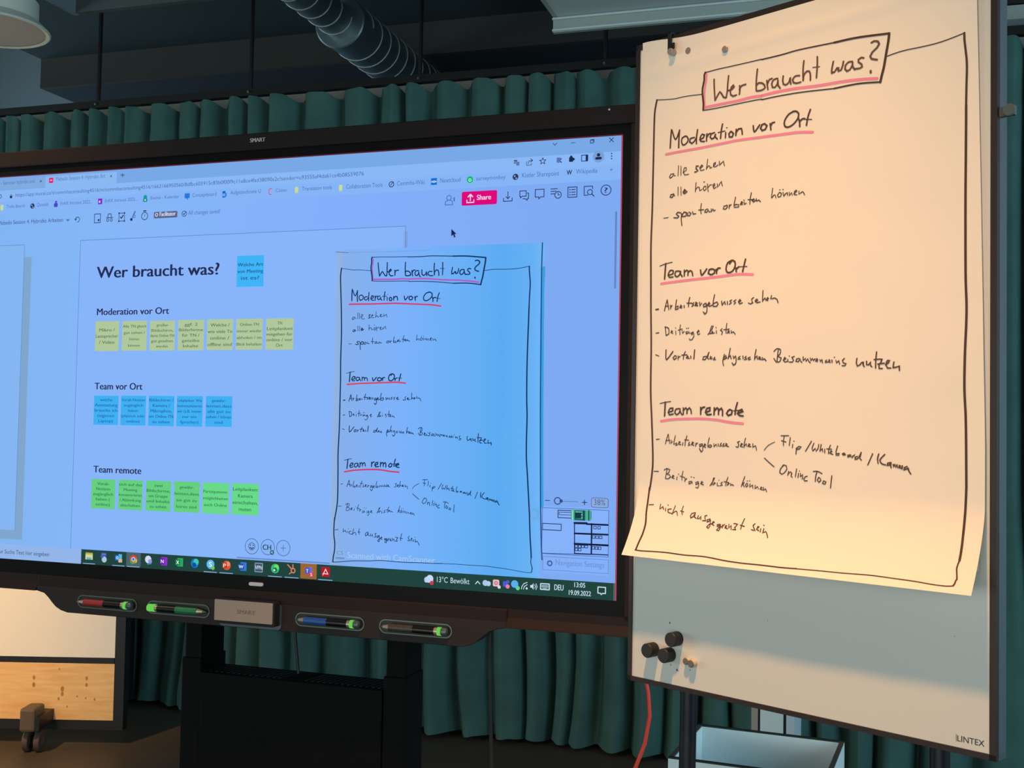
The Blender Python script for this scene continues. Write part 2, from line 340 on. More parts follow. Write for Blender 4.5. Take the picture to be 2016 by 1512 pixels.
UI = [
('tab_strip',None,[('R',1,'78a8e6',0,0,1920,37,0),('R',2,'7fabe0',90.2,7.8,264.3,34.6,0),('R',2,'8ab9f2',262.9,5.5,504.6,41.1,0),('T',3,'5a78b8','- Seminar hybride und',107.7,21.1,226.3,11,0),('T',3,'1c2a50','x',243.1,20.5,252.6,9,0),('R',3,'e0266c',276.5,9.8,291.2,24.8,2),('R',4,'f0a0c8',280.1,15.3,287.6,19.1,0),('T',3,'5a78b8','Mebedo Session 4. Hybrides Art',300.6,19.8,467.2,11,0),('T',3,'1c2a50','x',482.2,19.4,490.6,9,0),('L',2,'1c2a50',1.6,[517.6,15.7,529.9,16]),('L',2,'1c2a50',1.6,[523.5,11,523.9,21]),('L',2,'2a3a66',1.4,[1753.2,7.8,1758.2,12.9,1763.1,8]),('L',2,'2a3a66',1.4,[1798.1,9.9,1807.9,10.1]),('L',2,'1c2a50',1.5,[1845.2,6.6,1852.5,6.7,1852.6,13.5,1845.3,13.4,1845.2,6.6]),('L',2,'1c2a50',1.2,[1847.2,5.2,1854.5,5.3,1854.2,11.2]),('L',2,'1c2a50',1.6,[1891,3.8,1901.5,14.3]),('L',2,'1c2a50',1.6,[1901,4,1891.6,14])]),
('address_bar',None,[('R',1,'8ab8f6',0,37,1920,70,0),('T',3,'4a68aa','https://app.mural.co/t/commhaconsulting4516/m/commhaconsulting4516/1663166950560/8dfbc605915c83b0f00f9c11e8ce4fad38090a2c?sender=u93555af4da61ca4b08559076',161.2,57.5,1255.7,10,0),('D',3,'1c2a50',105.9,54.1,6,1.6),('R',3,'1c2a50',141.1,54,149.1,61,1),('D',3,'1c2a50',145.1,53,3.2,1.3),('R',3,'2a3a66',1655.8,42.2,1663.8,51.2,1),('R',3,'5a78b8',1661.8,47.2,1669.8,56.2,1),('T',4,'9cc2f8','G',1656.8,50.2,1662.8,6,1),('L',3,'2a3a66',1.4,[1688.2,47.9,1688.2,56.9,1700.2,56.9,1700.2,52.9]),('L',3,'2a3a66',1.6,[1692.2,52.9,1694.2,46.9,1702.2,45.9]),('L',3,'2a3a66',1.6,[1698.2,41.9,1703.2,45.9,1698.2,49.9]),('L',3,'2a3a66',1.6,[1728.6,41.1,1730.6,46.6,1736.6,46.6,1732.1,50.3,1733.6,56.1,1728.6,52.6,1723.6,56.1,1725.1,50.3,1720.6,46.6,1726.6,46.6,1728.6,41.1]),('R',3,'5a78b8',1763.2,43.1,1773.2,55.1,0),('L',3,'1c2a50',2,[1767.2,46.1,1775.2,55.1]),('L',3,'1c2a50',2,[1775.2,46.1,1767.2,55.1]),('R',3,'1c2a50',1793.9,44.2,1803.9,55.2,1),('D',3,'1c2a50',1798.9,43.2,3,0),('D',3,'1c2a50',1804.9,49.2,3,0),('L',3,'1c2a50',1.8,[1824.5,41.2,1839.5,41.2,1839.5,55.2,1824.5,55.2,1824.5,41.2]),('R',3,'1c2a50',1834.5,41.2,1839.5,55.2,0),('D',2,'7a9fd6',1865.6,46.6,14,0),('D',3,'1c2a50',1865.6,42.6,4,0),('R',3,'1c2a50',1857.6,47.6,1873.6,53.6,3),('D',3,'1c2a50',1897.3,41.4,1.6,0),('D',3,'1c2a50',1897.3,47.4,1.6,0),('D',3,'1c2a50',1897.3,53.4,1.6,0)]),
('bookmark_bar',None,[('R',1,'86b5f7',0,70,1920,104,0),('R',3,'c8dc98',109.3,78.4,118.8,94.4,2),('R',3,'b8d090',109.3,89.4,118.8,94.4,2),('T',3,'4f70b4','Trello Boards',130.1,89,196.3,9,0),('D',3,'2c3c60',221.7,86.8,7.5,0),('R',4,'9ab8e8',217.7,82.8,221.7,86.8,2),('R',4,'9ab8e8',221.7,88.8,225.7,91.8,1),('T',3,'4f70b4','Quosob',236.9,89,277,10,0),('R',3,'4a48c8',296.3,82.6,309.3,93.6,3),('D',3,'5a58d0',303.3,79.6,4,0),('T',3,'4f70b4','EnKK Intranet 2022...',319,88.8,426.5,9,0),('R',3,'7a30c8',445.5,76.9,459.5,92.9,1),('R',4,'e0d0f8',448.5,82.9,453.5,88.9,1),('T',3,'4f70b4','EnKK Intranet 2022...',468.4,88.6,574.9,9,0),('R',3,'168a90',593.4,83.5,607.4,93.5,3),('D',3,'1a9aa0',600.4,80.5,6,0),('T',4,'d0f0f0','s',597.4,90.5,603.4,7,1),('T',3,'4f70b4','Events - Kalender',617.5,87.9,709,9,0),('R',3,'2a78e0',725.6,76.6,741.6,89.6,2),('L',3,'2a78e0',3,[731.6,88.6,735.6,92.6]),('T',3,'4f70b4','Conceptboard',749.8,87.5,824.8,10,0),('R',3,'1a58c8',843.2,76.5,852.2,93.5,1),('R',4,'3a88e8',846.2,81.5,856.2,91.5,1),('D',5,'b0d0f8',847.2,86.5,3,1.3),('T',3,'4f70b4','Aufgeziechnete U.',866.9,86.5,961.8,10,0),('L',3,'d84a6a',2,[991.5,77.8,985.5,76.8,983.5,80.8,983.5,88.8,985.5,92.8,991.5,91.8]),('T',3,'4f70b4','Cision',1003.1,87.2,1035.2,9,0),('R',3,'c8dc98',1059.8,76.8,1069.3,92.8,2),('R',3,'b8d090',1059.8,87.8,1069.3,92.8,2),('T',3,'4f70b4','Translation tools',1080.2,87.4,1166.4,10,0),('R',3,'c8dc98',1186.5,77.9,1196,93.9,2),('R',3,'b8d090',1186.5,88.9,1196,93.9,2),('T',3,'4f70b4','Collaboration Tools',1207,89.1,1308.3,11,0),('D',3,'1c2a50',1332.9,84.2,7.5,2),('L',3,'1c2a50',1.8,[1330.9,86.2,1337.9,78.2]),('T',3,'4f70b4','Commha-Wiki',1348,88.4,1423.3,11,0),('R',3,'1a70d8',1440.1,74.7,1456.1,91.7,1),('D',4,'d8ecff',1448.1,83.7,3,1.5),('D',4,'d8ecff',1443.1,83.7,2,1),('D',4,'d8ecff',1453.1,83.7,2,1),('T',3,'4f70b4','Nextcloud',1464.6,87.2,1518.3,11,0),('D',3,'16b87a',1543.1,83.8,8.5,0),('D',4,'b8f0d8',1543.1,84.8,4,2),('T',3,'4f70b4','surveymonkey',1559.6,86.8,1635.1,10,0),('D',3,'2c3c60',1660.5,83.4,7.5,0),('R',4,'9ab8e8',1656.5,79.4,1660.5,83.4,2),('R',4,'9ab8e8',1660.5,85.4,1664.5,88.4,1),('T',3,'4f70b4','Kistler Sharepoint',1677,86.1,1769.8,11,0),('T',3,'2a3a66','W',1788.3,85.8,1801.8,11,1),('T',3,'4f70b4','Wikipedia',1811.5,84.8,1863.4,11,0),('T',3,'2a3a66','»',1893.4,81.7,1900.2,7,0)]),
('board_toolbar',None,[('T',3,'3c4c8c','Mebedo Session 4. Hybrides Arbeiten',103.7,135.7,329.1,11,0),('L',2,'1c2a50',2.2,[341.3,130.2,345.6,133.8,349.9,130.6]),('D',3,'2a3a66',378.3,132.1,8,1.8),('R',4,'82b2f2',369.3,132.1,378.3,141.1,0),('L',5,'2a3a66',2,[369.3,130.1,372.3,134.1,375.3,129.1]),('L',3,'2a3a66',2,[435.3,119.6,455.3,119.6,455.3,143.6,435.3,143.6,435.3,119.6]),('D',3,'1c2a50',449.3,136.6,3,0),('L',3,'2a3a66',2,[474.4,131.3,496.4,131.3]),('L',3,'2a3a66',2,[479.4,130.3,480.4,121.3,490.4,121.3,491.4,130.3]),('D',3,'2a3a66',479.4,138.3,4.5,1.8),('D',3,'2a3a66',491.4,138.3,4.5,1.8),('L',3,'2a3a66',1.8,[516.4,120.6,534.4,120.6,534.4,142.6,516.4,142.6,516.4,120.6]),('L',3,'1c2a50',3,[521.4,131.6,524.4,134.6,530.4,126.6]),('D',3,'1c2a50',516.4,120.6,2.4,0),('D',3,'1c2a50',534.4,120.6,2.4,0),('D',3,'1c2a50',534.4,142.6,2.4,0),('D',3,'1c2a50',516.4,142.6,2.4,0),('L',3,'5a78b8',5,[568.4,118.5,561.4,133.5]),('D',3,'5a78b8',566.4,131.5,5,2),('D',4,'1c2a50',557.4,139.5,4,0),('D',3,'2a3a66',600.1,132,11,2),('L',3,'1c2a50',3,[596.1,118,604.1,118]),('L',3,'2a3a66',1.6,[600.1,128,600.1,133])]),
('facilitator_badge',None,[('R',3,'5a6488',629.7,122.5,704.4,139.9,3),('T',5,'d4dcf4','Facilitator',648.2,134.5,699.5,11,1),('D',4,'d4dcf4',638.4,130.4,5,2),('D',3,'2a3a66',726.2,131,8,1.8),('L',3,'2a3a66',2,[723.2,131,725.2,134,731.2,126]),('T',3,'4f70b4','All changes saved!',738.7,134.7,837.4,11,0)]),
('toolbar_icon',None,[('D',3,'4a70b8',1489,126.1,7,2),('L',3,'4a70b8',2,[1479,143.1,1480,135.1,1485,132.1,1493,132.1,1498,135.1,1499,143.1,1479,143.1]),('T',3,'4a70b8','1',1500.9,135.1,1504.4,10,0)]),
('toolbar_icon',None,[('L',3,'2a3a66',2,[1641.9,118.4,1641.9,135.4]),('L',3,'2a3a66',2,[1636.9,130.4,1641.9,135.4,1646.9,130.4]),('L',3,'2a3a66',2,[1630.9,134.4,1630.9,141.4,1652.9,141.4,1652.9,134.4])]),
('toolbar_icon',None,[('L',3,'2a3a66',2,[1672.2,118.5,1688.2,118.5,1688.2,131.5,1678.2,131.5,1674.2,135.5,1674.2,131.5,1672.2,131.5,1672.2,118.5]),('L',3,'2a3a66',2,[1691.2,124.5,1694.2,124.5,1694.2,137.5,1691.2,137.5,1691.2,141.5,1685.2,137.5,1680.2,137.5])]),
('toolbar_icon',None,[('L',3,'2a3a66',2,[1711.1,117,1733.1,117,1733.1,135,1725.1,135,1720.1,140,1720.1,135,1711.1,135,1711.1,117])]),
('toolbar_icon',None,[('L',3,'2a3a66',2,[1750.1,117.5,1766.1,117.5]),('L',3,'2a3a66',2,[1750.1,123.5,1763.1,123.5]),('L',3,'2a3a66',2,[1750.1,129.5,1759.1,129.5]),('D',3,'2a3a66',1768.1,132.5,9,2),('L',3,'2a3a66',1.8,[1768.1,127.5,1768.1,132.5,1772.1,132.5])]),
('toolbar_icon',None,[('L',3,'2a3a66',2,[1792.3,115.7,1814.3,115.7,1814.3,139.7,1792.3,139.7,1792.3,115.7]),('L',3,'2a3a66',2,[1801.3,121.7,1810.3,121.7]),('L',3,'2a3a66',2,[1801.3,127.7,1810.3,127.7]),('L',3,'2a3a66',2,[1801.3,133.7,1810.3,133.7]),('D',3,'2a3a66',1797.3,121.7,1.5,0),('D',3,'2a3a66',1797.3,127.7,1.5,0),('D',3,'2a3a66',1797.3,133.7,1.5,0)]),
('toolbar_icon',None,[('L',3,'2a3a66',2,[1841.1,136.8,1832.1,136.8,1832.1,115.8,1852.1,115.8,1852.1,121.8]),('D',3,'2a3a66',1846.1,129.8,7,2),('L',3,'2a3a66',2.4,[1851.1,134.8,1856.1,139.8])]),
('toolbar_icon',None,[('D',3,'2a3a66',1884.9,127.1,13,2),('T',3,'2a3a66','?',1880.9,133.1,1888.9,12,1)]),
('share_button','magenta Share button with an upload arrow',[('R',4,'dd0a7c',1522.6,112.9,1614.3,147.2,4),('T',6,'f4d4f0','Share',1561.9,134.7,1599.3,12,1),('L',6,'f4d4f0',3,[1545.3,135.2,1545.3,121.2]),('L',6,'f4d4f0',3,[1539.3,126.2,1545.3,120.2,1551.3,126.2]),('L',6,'f4d4f0',2.6,[1536.3,134.2,1536.3,140.2,1554.3,140.2,1554.3,134.2])]),
('canvas_sheet','left neighbouring canvas sheet with a grey shadow strip',[('R',1,'7fa6cc',0,231,225,1025,0),('R',2,'86b6f2',0,196,199,999,0),('L',3,'5f8cd0',1.6,[0,196,199,196,199,999])]),
('canvas_sheet','main canvas sheet behind the sticky notes',[('R',1,'7ba0d8',1368,205,1380,253,0),('R',1,'88b5fa',391,191,1374,1040,0),('L',2,'5f88cc',1.6,[391,1040,391,191,1374,191,1374,251])]),
('heading_text',None,[('T',4,'262c54','Wer braucht was?',448.6,297.2,840.6,31,1)]),
('heading_text',None,[('T',4,'262c54','Moderation vor Ort',453.6,399.3,687.6,18,1)]),
('heading_text',None,[('T',4,'262c54','Team vor Ort',454,603.2,610.1,18,1)]),
('heading_text',None,[('T',4,'262c54','Team remote',458.5,829.7,614.6,18,1)]),
('sticky_note','yellow note reading Mikro',[('R',3,'b0c89a',450.5,416.4,528.1,498.2,0),('T',5,'5a6a5e','Mikro /',463.7,444.7,514.9,8.5,0.5),('T',5,'5a6a5e','Lautsprecher',452.4,461.5,526.2,8.5,0.5),('T',5,'5a6a5e','/ Video',463.7,478.4,514.9,8.5,0.5)]),
('sticky_note','yellow note reading Alle TN gleich',[('R',3,'b0c89a',538.6,416.7,618.3,497.7,0),('T',5,'5a6a5e','Alle TN gleich',540.6,434.9,616.3,7.3,0.5),('T',5,'5a6a5e','gut sehen /',543.9,452.2,613,7.3,0.5),('T',5,'5a6a5e','hören',562.8,469.5,594.1,7.3,0.5),('T',5,'5a6a5e','können',559.6,486.8,597.3,7.3,0.5)]),
('sticky_note','yellow note reading großer',[('R',3,'b0c89a',628.1,417.5,707.4,497.7,0),('T',5,'5a6a5e','großer',648.9,432.9,686.6,7.3,0.5),('T',5,'5a6a5e','Bildschirm,',633.2,447.1,702.3,7.3,0.5),('T',5,'5a6a5e','damit Online-TN',630.1,461.2,705.4,7.3,0.5),('T',5,'5a6a5e','gut gesehen',633.2,475.4,702.3,7.3,0.5),('T',5,'5a6a5e','werden',648.9,489.6,686.6,7.3,0.5)]),
('sticky_note','yellow note reading ggf. 2',[('R',3,'b0c89a',717.5,416.5,797.8,497.7,0),('T',5,'5a6a5e','ggf. 2',737.3,432.4,778,7.886607142857139,0.5),('T',5,'5a6a5e','Bildschirme',720.3,446.7,795,7.886607142857139,0.5),('T',5,'5a6a5e','für TN /',730.5,461,784.8,7.886607142857139,0.5),('T',5,'5a6a5e','geteilte',730.5,475.4,784.8,7.886607142857139,0.5),('T',5,'5a6a5e','Inhalte',733.9,489.7,781.4,7.886607142857139,0.5)]),
('sticky_note','yellow note reading Welche',[('R',3,'b0c89a',807.7,416,886.4,497.3,0),('T',5,'5a6a5e','Welche /',817.8,435.2,876.3,8.5,0.5),('T',5,'5a6a5e','wie viele Tn',809.7,452.3,884.4,8.5,0.5),('T',5,'5a6a5e','online /',817.8,469.5,876.3,8.5,0.5),('T',5,'5a6a5e','offline sind',809.7,486.6,884.4,8.5,0.5)]),
('sticky_note','yellow note reading Online-TN',[('R',3,'b0c89a',896.1,416,975.3,496.8,0),('T',5,'5a6a5e','Online-TN',907.4,434.2,964,7.3,0.5),('T',5,'5a6a5e','immer wieder',898.1,451.4,973.3,7.3,0.5),('T',5,'5a6a5e','abholen / im',898.1,468.7,973.3,7.3,0.5),('T',5,'5a6a5e','Blick behalten',898.1,485.9,973.3,7.3,0.5)]),
('sticky_note','yellow note reading TN',[('R',3,'b0c89a',985.3,416.4,1065.7,497.3,0),('T',5,'5a6a5e','TN',1018.7,432.1,1032.3,7.896428571428581,0.5),('T',5,'5a6a5e','Leitplanken',988.1,446.4,1062.9,7.896428571428581,0.5),('T',5,'5a6a5e','mitgehen für',987.3,460.8,1063.7,7.896428571428581,0.5),('T',5,'5a6a5e','online / vor',987.3,475.2,1063.7,7.896428571428581,0.5),('T',5,'5a6a5e','Ort',1015.3,489.5,1035.7,7.896428571428581,0.5)]),
('sticky_note','blue note reading welche',[('R',3,'40b0f4',453.5,620.2,534,699.7,0),('T',5,'1d5f9c','welche',473.4,635.2,514.1,7.906250000000002,0.5),('T',5,'1d5f9c','Ausstattung',456.4,649.5,531.1,7.906250000000002,0.5),('T',5,'1d5f9c','brauche ich',456.4,663.9,531.1,7.906250000000002,0.5),('T',5,'1d5f9c','(eigenen',466.6,678.3,520.9,7.906250000000002,0.5),('T',5,'1d5f9c','Laptop)',470,692.7,517.5,7.906250000000002,0.5)]),
('sticky_note','blue note reading Vorab-Notizen',[('R',3,'40b0f4',541.9,619.5,622.5,699.6,0),('T',5,'1d5f9c','Vorab-Notizen',543.9,634.4,620.5,7.3,0.5),('T',5,'1d5f9c','zugänglich',550.8,648.8,613.6,7.3,0.5),('T',5,'1d5f9c','haben',566.5,663.2,597.9,7.3,0.5),('T',5,'1d5f9c','(physisch oder',543.9,677.6,620.5,7.3,0.5),('T',5,'1d5f9c','online)',560.2,692,604.2,7.3,0.5)]),
('sticky_note','blue note reading Bildschirm',[('R',3,'40b0f4',631.3,619.2,712.3,699.8,0),('T',5,'1d5f9c','Bildschirm /',633.3,634.5,710.3,7.955357142857144,0.5),('T',5,'1d5f9c','Kamera /',644.4,649,699.2,7.955357142857144,0.5),('T',5,'1d5f9c','Mikrophon,',637.6,663.5,706,7.955357142857144,0.5),('T',5,'1d5f9c','um Online-TN',633.3,677.9,710.3,7.955357142857144,0.5),('T',5,'1d5f9c','zu sehen',644.4,692.4,699.2,7.955357142857144,0.5)]),
('sticky_note','blue note reading Leitplanken: Wie',[('R',3,'40b0f4',720.4,618.9,800.5,699.5,0),('T',5,'1d5f9c','Leitplanken: Wie',722.4,634.2,798.5,7.3,0.5),('T',5,'1d5f9c','kommunizieren',722.4,648.5,798.5,7.3,0.5),('T',5,'1d5f9c','wir (z.B. immer',722.4,662.9,798.5,7.3,0.5),('T',5,'1d5f9c','nur ein',738.5,677.2,782.4,7.3,0.5),('T',5,'1d5f9c','Sprecher)',732.2,691.5,788.7,7.3,0.5)]),
('sticky_note','blue note reading gewähr-',[('R',3,'40b0f4',810.4,618.5,890.3,698.8,0),('T',5,'1d5f9c','gewähr-',828.4,633.8,872.3,7.3,0.5),('T',5,'1d5f9c','leisten,dass',812.4,648,888.3,7.3,0.5),('T',5,'1d5f9c','alle gut zu',815.8,662.3,884.9,7.3,0.5),('T',5,'1d5f9c','sehen / hören',812.4,676.6,888.3,7.3,0.5),('T',5,'1d5f9c','sind',837.8,690.8,862.9,7.3,0.5)]),
('sticky_note','green note reading Vorab-',[('R',3,'66d07e',453.8,847.5,532,927.4,0),('T',5,'2c6e50','Vorab-',473.1,863.4,512.7,7.680357142857143,0.5),('T',5,'2c6e50','Notizen',469.8,877.3,516,7.680357142857143,0.5),('T',5,'2c6e50','zugänglich',459.9,891.3,525.9,7.680357142857143,0.5),('T',5,'2c6e50','haben (',469.8,905.3,516,7.680357142857143,0.5),('T',5,'2c6e50','online)',469.8,919.2,516,7.680357142857143,0.5)]),
('sticky_note','green note reading sich auf das',[('R',3,'66d07e',542.6,846.8,620.3,926.8,0),('T',5,'2c6e50','sich auf das',544.5,862.7,618.4,7.3,0.5),('T',5,'2c6e50','Meeting',559.5,876.6,603.4,7.3,0.5),('T',5,'2c6e50','konzentrieren',544.5,890.4,618.4,7.3,0.5),('T',5,'2c6e50','/ Ablenkung',546.9,904.3,616,7.3,0.5),('T',5,'2c6e50','abschalten',550.1,918.2,612.8,7.3,0.5)]),
('sticky_note','green note reading zwei',[('R',3,'66d07e',631.2,846.1,709.5,926.6,0),('T',5,'2c6e50','zwei',657.1,862.2,683.6,7.690178571428568,0.5),('T',5,'2c6e50','Bildschirme,',633.2,876.2,707.5,7.690178571428568,0.5),('T',5,'2c6e50','um Gruppe',640.6,890.2,700.1,7.690178571428568,0.5),('T',5,'2c6e50','und Inhalte',634,904.2,706.7,7.690178571428568,0.5),('T',5,'2c6e50','zu sehen',643.9,918.2,696.8,7.690178571428568,0.5)]),
('sticky_note','green note reading gewähr-',[('R',3,'66d07e',719.7,845.3,798.5,925.9,0),('T',5,'2c6e50','gewähr-',737.1,863.6,781.1,7.3,0.5),('T',5,'2c6e50','leisten,dass',721.7,880.7,796.5,7.3,0.5),('T',5,'2c6e50','sie gut zu',727.7,897.8,790.5,7.3,0.5),('T',5,'2c6e50','hören sind',727.7,914.9,790.5,7.3,0.5)]),
('sticky_note','green note reading Partizipations-',[('R',3,'68da88',808,845.3,887.7,926.3,0),('T',5,'2c6e50','Partizipations-',810,872.1,885.7,7.3,0.5),('T',5,'2c6e50','möglichkeiten',810,889.4,885.7,7.3,0.5),('T',5,'2c6e50','auch Online',813.3,906.8,882.4,7.3,0.5)]),
('sticky_note','green note reading Leitplanken:',[('R',3,'68da88',897.5,844.4,976.7,925.5,0),('T',5,'2c6e50','Leitplanken:',899.5,863.4,974.7,8.5,0.5),('T',5,'2c6e50','Kamera',915.2,880.6,959,8.5,0.5),('T',5,'2c6e50','einschalten,',899.5,897.8,974.7,8.5,0.5),('T',5,'2c6e50','muten',918.8,915,955.4,8.5,0.5)]),
('sticky_note','blue note beside the title on screen',[('R',3,'40b4f6',893.4,250.3,974.1,332,0),('T',5,'164c84','Welche Art',895.4,278.1,972.1,9,0.5),('T',5,'164c84','von Meeting',895.4,295.6,972.1,9,0.5),('T',5,'164c84','ist es?',906.7,313.2,960.8,9,0.5)]),
('reaction_button',None,[('D',3,'86b4f6',960.3,1004.9,20,0),('D',4,'4a66a0',960.3,1004.9,20.5,1.6),('D',5,'4a5a80',960.3,1004.9,10,1.8),('D',5,'3a4a70',956.3,1001.9,1.8,0),('D',5,'3a4a70',964.3,1001.9,1.8,0),('L',5,'3a4a70',3,[955.3,1007.9,960.3,1010.9,965.3,1007.9])]),
('reaction_button',None,[('D',3,'86b4f6',1007.3,1004.5,20,0),('D',4,'4a66a0',1007.3,1004.5,20.5,1.6),('T',5,'1f3c50','CH',992.3,1011.5,1017.3,13,1),('D',6,'20504c',1020.3,1017.5,6,2.5)]),
('reaction_button',None,[('D',3,'86b4f6',1052.4,1004.6,20,0),('D',4,'4a66a0',1052.4,1004.6,20.5,1.6),('L',5,'5a78b0',1.8,[1045.4,1004.6,1059.4,1004.6]),('L',5,'5a78b0',1.8,[1052.4,997.6,1052.4,1011.6])]),
('scroll_bar',None,[('R',3,'6a8cc8',916.6,1034,1190,1037.5,1.5)]),
('scroll_bar','vertical scroll bar',[('R',3,'6486c2',1907.7,178,1912.5,359.2,3)]),
('mouse_pointer',None,[('G',6,'1c2450',[1497.1,202.9,1497.1,221.3,1501.7,217.3,1505.2,224.8,1508.6,223.1,1505.4,216.2,1510.9,216.2])]),
('scanned_page','photographed flip chart sheet pasted on the canvas',[('R',3,'SCAN',1185,245,1737,1040,0),('L',5,'4a68a0',1.5,[1182.1,249.4,1218.3,252.3]),('L',5,'7896cc',0.9,[1218.3,252.3,1372.3,253.7,1443.9,253.2]),('L',5,'1a5088',3,[1731.3,245.8,1730.4,305.7,1731.2,440.5,1733,632,1735.8,787.4,1737.7,870.9,1741.3,961.6,1743.5,995.5]),('L',4,'3aa0e0',8,[1735.6,305.6,1733.9,363.6,1736.6,632,1739,787.3,1741.3,870.8]),('T',5,'a0c6f2','Scanned with CamScanner',1234.6,1019.6,1472.2,15,0.5),('R',5,'8fb4e6',1201.9,999.9,1226.2,1017.6,3),('R',5,'6a90c8',1202.2,1019.2,1226.5,1023.2,0),('T',6,'6a94cc','CS',1205.2,1013,1223.2,10,1),('R',4,'6cb2f2',1709.1,872.2,1735.9,905.9,0),('D',5,'66a2e2',1722.4,889.3,11,1.5)]),
('zoom_control',None,[('L',2,'3a4a80',2,[1749.3,856.6,1759.7,856.2]),('L',2,'6a86c0',2,[1789.7,856.8,1828.5,856.6]),('D',4,'3a4a80',1779.3,856.5,9,2.5),('D',4,'3a4a80',1788,856.4,4,0),('L',2,'2a3a68',2,[1839.4,857.9,1850,857.5]),('L',2,'2a3a68',2,[1844.5,852.5,1844.7,862.9]),('R',3,'34508a',1860.7,845.6,1901.7,868.4,5),('R',4,'8aacdc',1861.8,846.7,1900.6,867.4,4),('T',5,'4a66a4','38%',1867.7,862.4,1894.4,13,0)]),
('minimap',None,[('R',4,'86b2fa',1743.6,869.8,1902.1,985.5,0),('L',5,'4a66a8',1.3,[1742.6,873.6,1902.9,873.6,1902.9,981.2,1742.6,981.2,1742.6,873.6]),('L',5,'3a5698',1.5,[1744.5,980.4,1902.9,976.2]),('L',5,'1e2e60',1.8,[1780.8,878,1860.8,878,1860.8,895.4,1780.8,895.4,1780.8,878]),('L',5,'1e2e60',1.3,[1783.7,882.3,1813.1,882.3,1813.1,888.3,1783.7,888.3,1783.7,882.3]),('R',6,'4ab090',1812.6,875.7,1860.7,899.7,0),('R',7,'1a6868',1821.1,876.5,1847.1,899.9,0),('R',8,'7ac8b0',1823.3,879.2,1840.3,895.6,0),('L',9,'123c48',3.5,[1823.2,883.1,1838,882.9]),('L',9,'123c48',3.5,[1823.3,886.6,1836.2,886.4]),('L',9,'123c48',3.5,[1823.4,890.1,1838.1,889.9]),('L',9,'123c48',3.5,[1823.4,893.6,1836.4,893.4]),('L',9,'a0e0d0',2.5,[1816.3,877.7,1816.7,900]),('L',9,'123c48',2.5,[1842.9,876.6,1843.2,898.8]),('L',9,'123c48',2.5,[1855.5,876,1855.9,898.2]),('L',5,'1e2e60',1.8,[1743.3,910.5,1789.2,910.5,1789.2,925.3,1743.3,925.3,1743.3,910.5]),('L',6,'141e40',5,[1821.3,906.3,1850.8,905.7]),('L',6,'141e40',4,[1850.8,907.4,1901.4,907.3]),('L',6,'1e2e60',2.5,[1821.3,906.3,1822.5,976.8,1902.4,976.2]),('L',6,'141e40',3.5,[1862.6,906.2,1863,974.7]),('L',6,'141e40',4,[1821.7,930.4,1901.7,929.6]),('L',6,'141e40',4.5,[1822.1,954.4,1902.1,954.2]),('L',5,'1e2e60',1.5,[1867.6,911.6,1874,911.6,1874,917.4,1867.6,917.4,1867.6,911.6]),('L',5,'1e2e60',1.5,[1877.3,911.6,1883.6,911.6,1883.6,917.4,1877.3,917.4,1877.3,911.6]),('L',5,'1e2e60',1.5,[1864.6,933.7,1871,933.7,1871,939.5,1864.6,939.5,1864.6,933.7]),('L',5,'1e2e60',1.5,[1872.9,933.8,1879.3,933.8,1879.3,939.5,1872.9,939.5,1872.9,933.8]),('L',5,'1e2e60',1.5,[1881.2,933.8,1887.6,933.8,1887.6,939.6,1881.2,939.6,1881.2,933.8]),('L',5,'1e2e60',1.5,[1823.5,956.9,1830,956.9,1830,962.7,1823.5,962.7,1823.5,956.9]),('L',5,'1e2e60',1.5,[1831.5,957,1837.9,957,1837.9,962.7,1831.5,962.7,1831.5,957]),('L',5,'1e2e60',1.5,[1839,956.8,1845.4,956.8,1845.4,962.6,1839,962.6,1839,956.8]),('L',5,'1e2e60',1.5,[1847.3,956.8,1853.8,956.8,1853.8,962.6,1847.3,962.6,1847.3,956.8]),('L',5,'1e2e60',1.5,[1823.7,964.6,1830.1,964.6,1830.1,970.3,1823.7,970.3,1823.7,964.6]),('L',5,'1e2e60',1.5,[1831.6,964.6,1838.1,964.6,1838.1,970.3,1831.6,970.3,1831.6,964.6]),('L',5,'1e2e60',1.5,[1864.3,958.8,1870.7,958.8,1870.7,964.5,1864.3,964.5,1864.3,958.8]),('L',5,'1e2e60',1.5,[1871.7,958.8,1878.1,958.8,1878.1,964.5,1871.7,964.5,1871.7,958.8]),('L',5,'1e2e60',1.5,[1879.3,958.8,1885.7,958.8,1885.7,964.6,1879.3,964.6,1879.3,958.8])]),
('navigation_box',None,[('L',5,'6c90d0',1.6,[1745.8,987.6,1903.5,987.6,1903.5,1018.9,1745.8,1018.9,1745.8,987.6]),('R',4,'84b0fa',1746.2,983.3,1903.2,1024,0),('T',5,'6e94d6','Navigation Settings',1776.6,1006.3,1894.4,13,0.5),('D',5,'4a66a0',1762.7,1003.1,7,3.5)]),
('task_bar',None,[('R',2,'22443f',427,1040,1920,1080,0),('R',2,'92b6ea',0,1040,427,1080,0),('T',4,'33486c','Zur Suche Text hier eingeben',139,1065.6,319.2,11,0)]),
('app_icon','yellow folder icon',[('R',4,'b8a850',441.5,1048,465.5,1054,1),('R',4,'d8d890',441.5,1052,465.5,1067,1),('R',5,'6ab0d0',445.5,1061,461.5,1067,1),('R',4,'8ab4e0',433.5,1077,473.5,1079,0)]),
('app_icon',None,[('R',4,'5050b8',493.5,1046,509.5,1060,1),('L',4,'c8ccf0',2,[495.5,1050,507.5,1050]),('D',5,'a8c8d8',503.5,1064,8,0),('D',5,'4a58c0',496.5,1056,5,0)]),
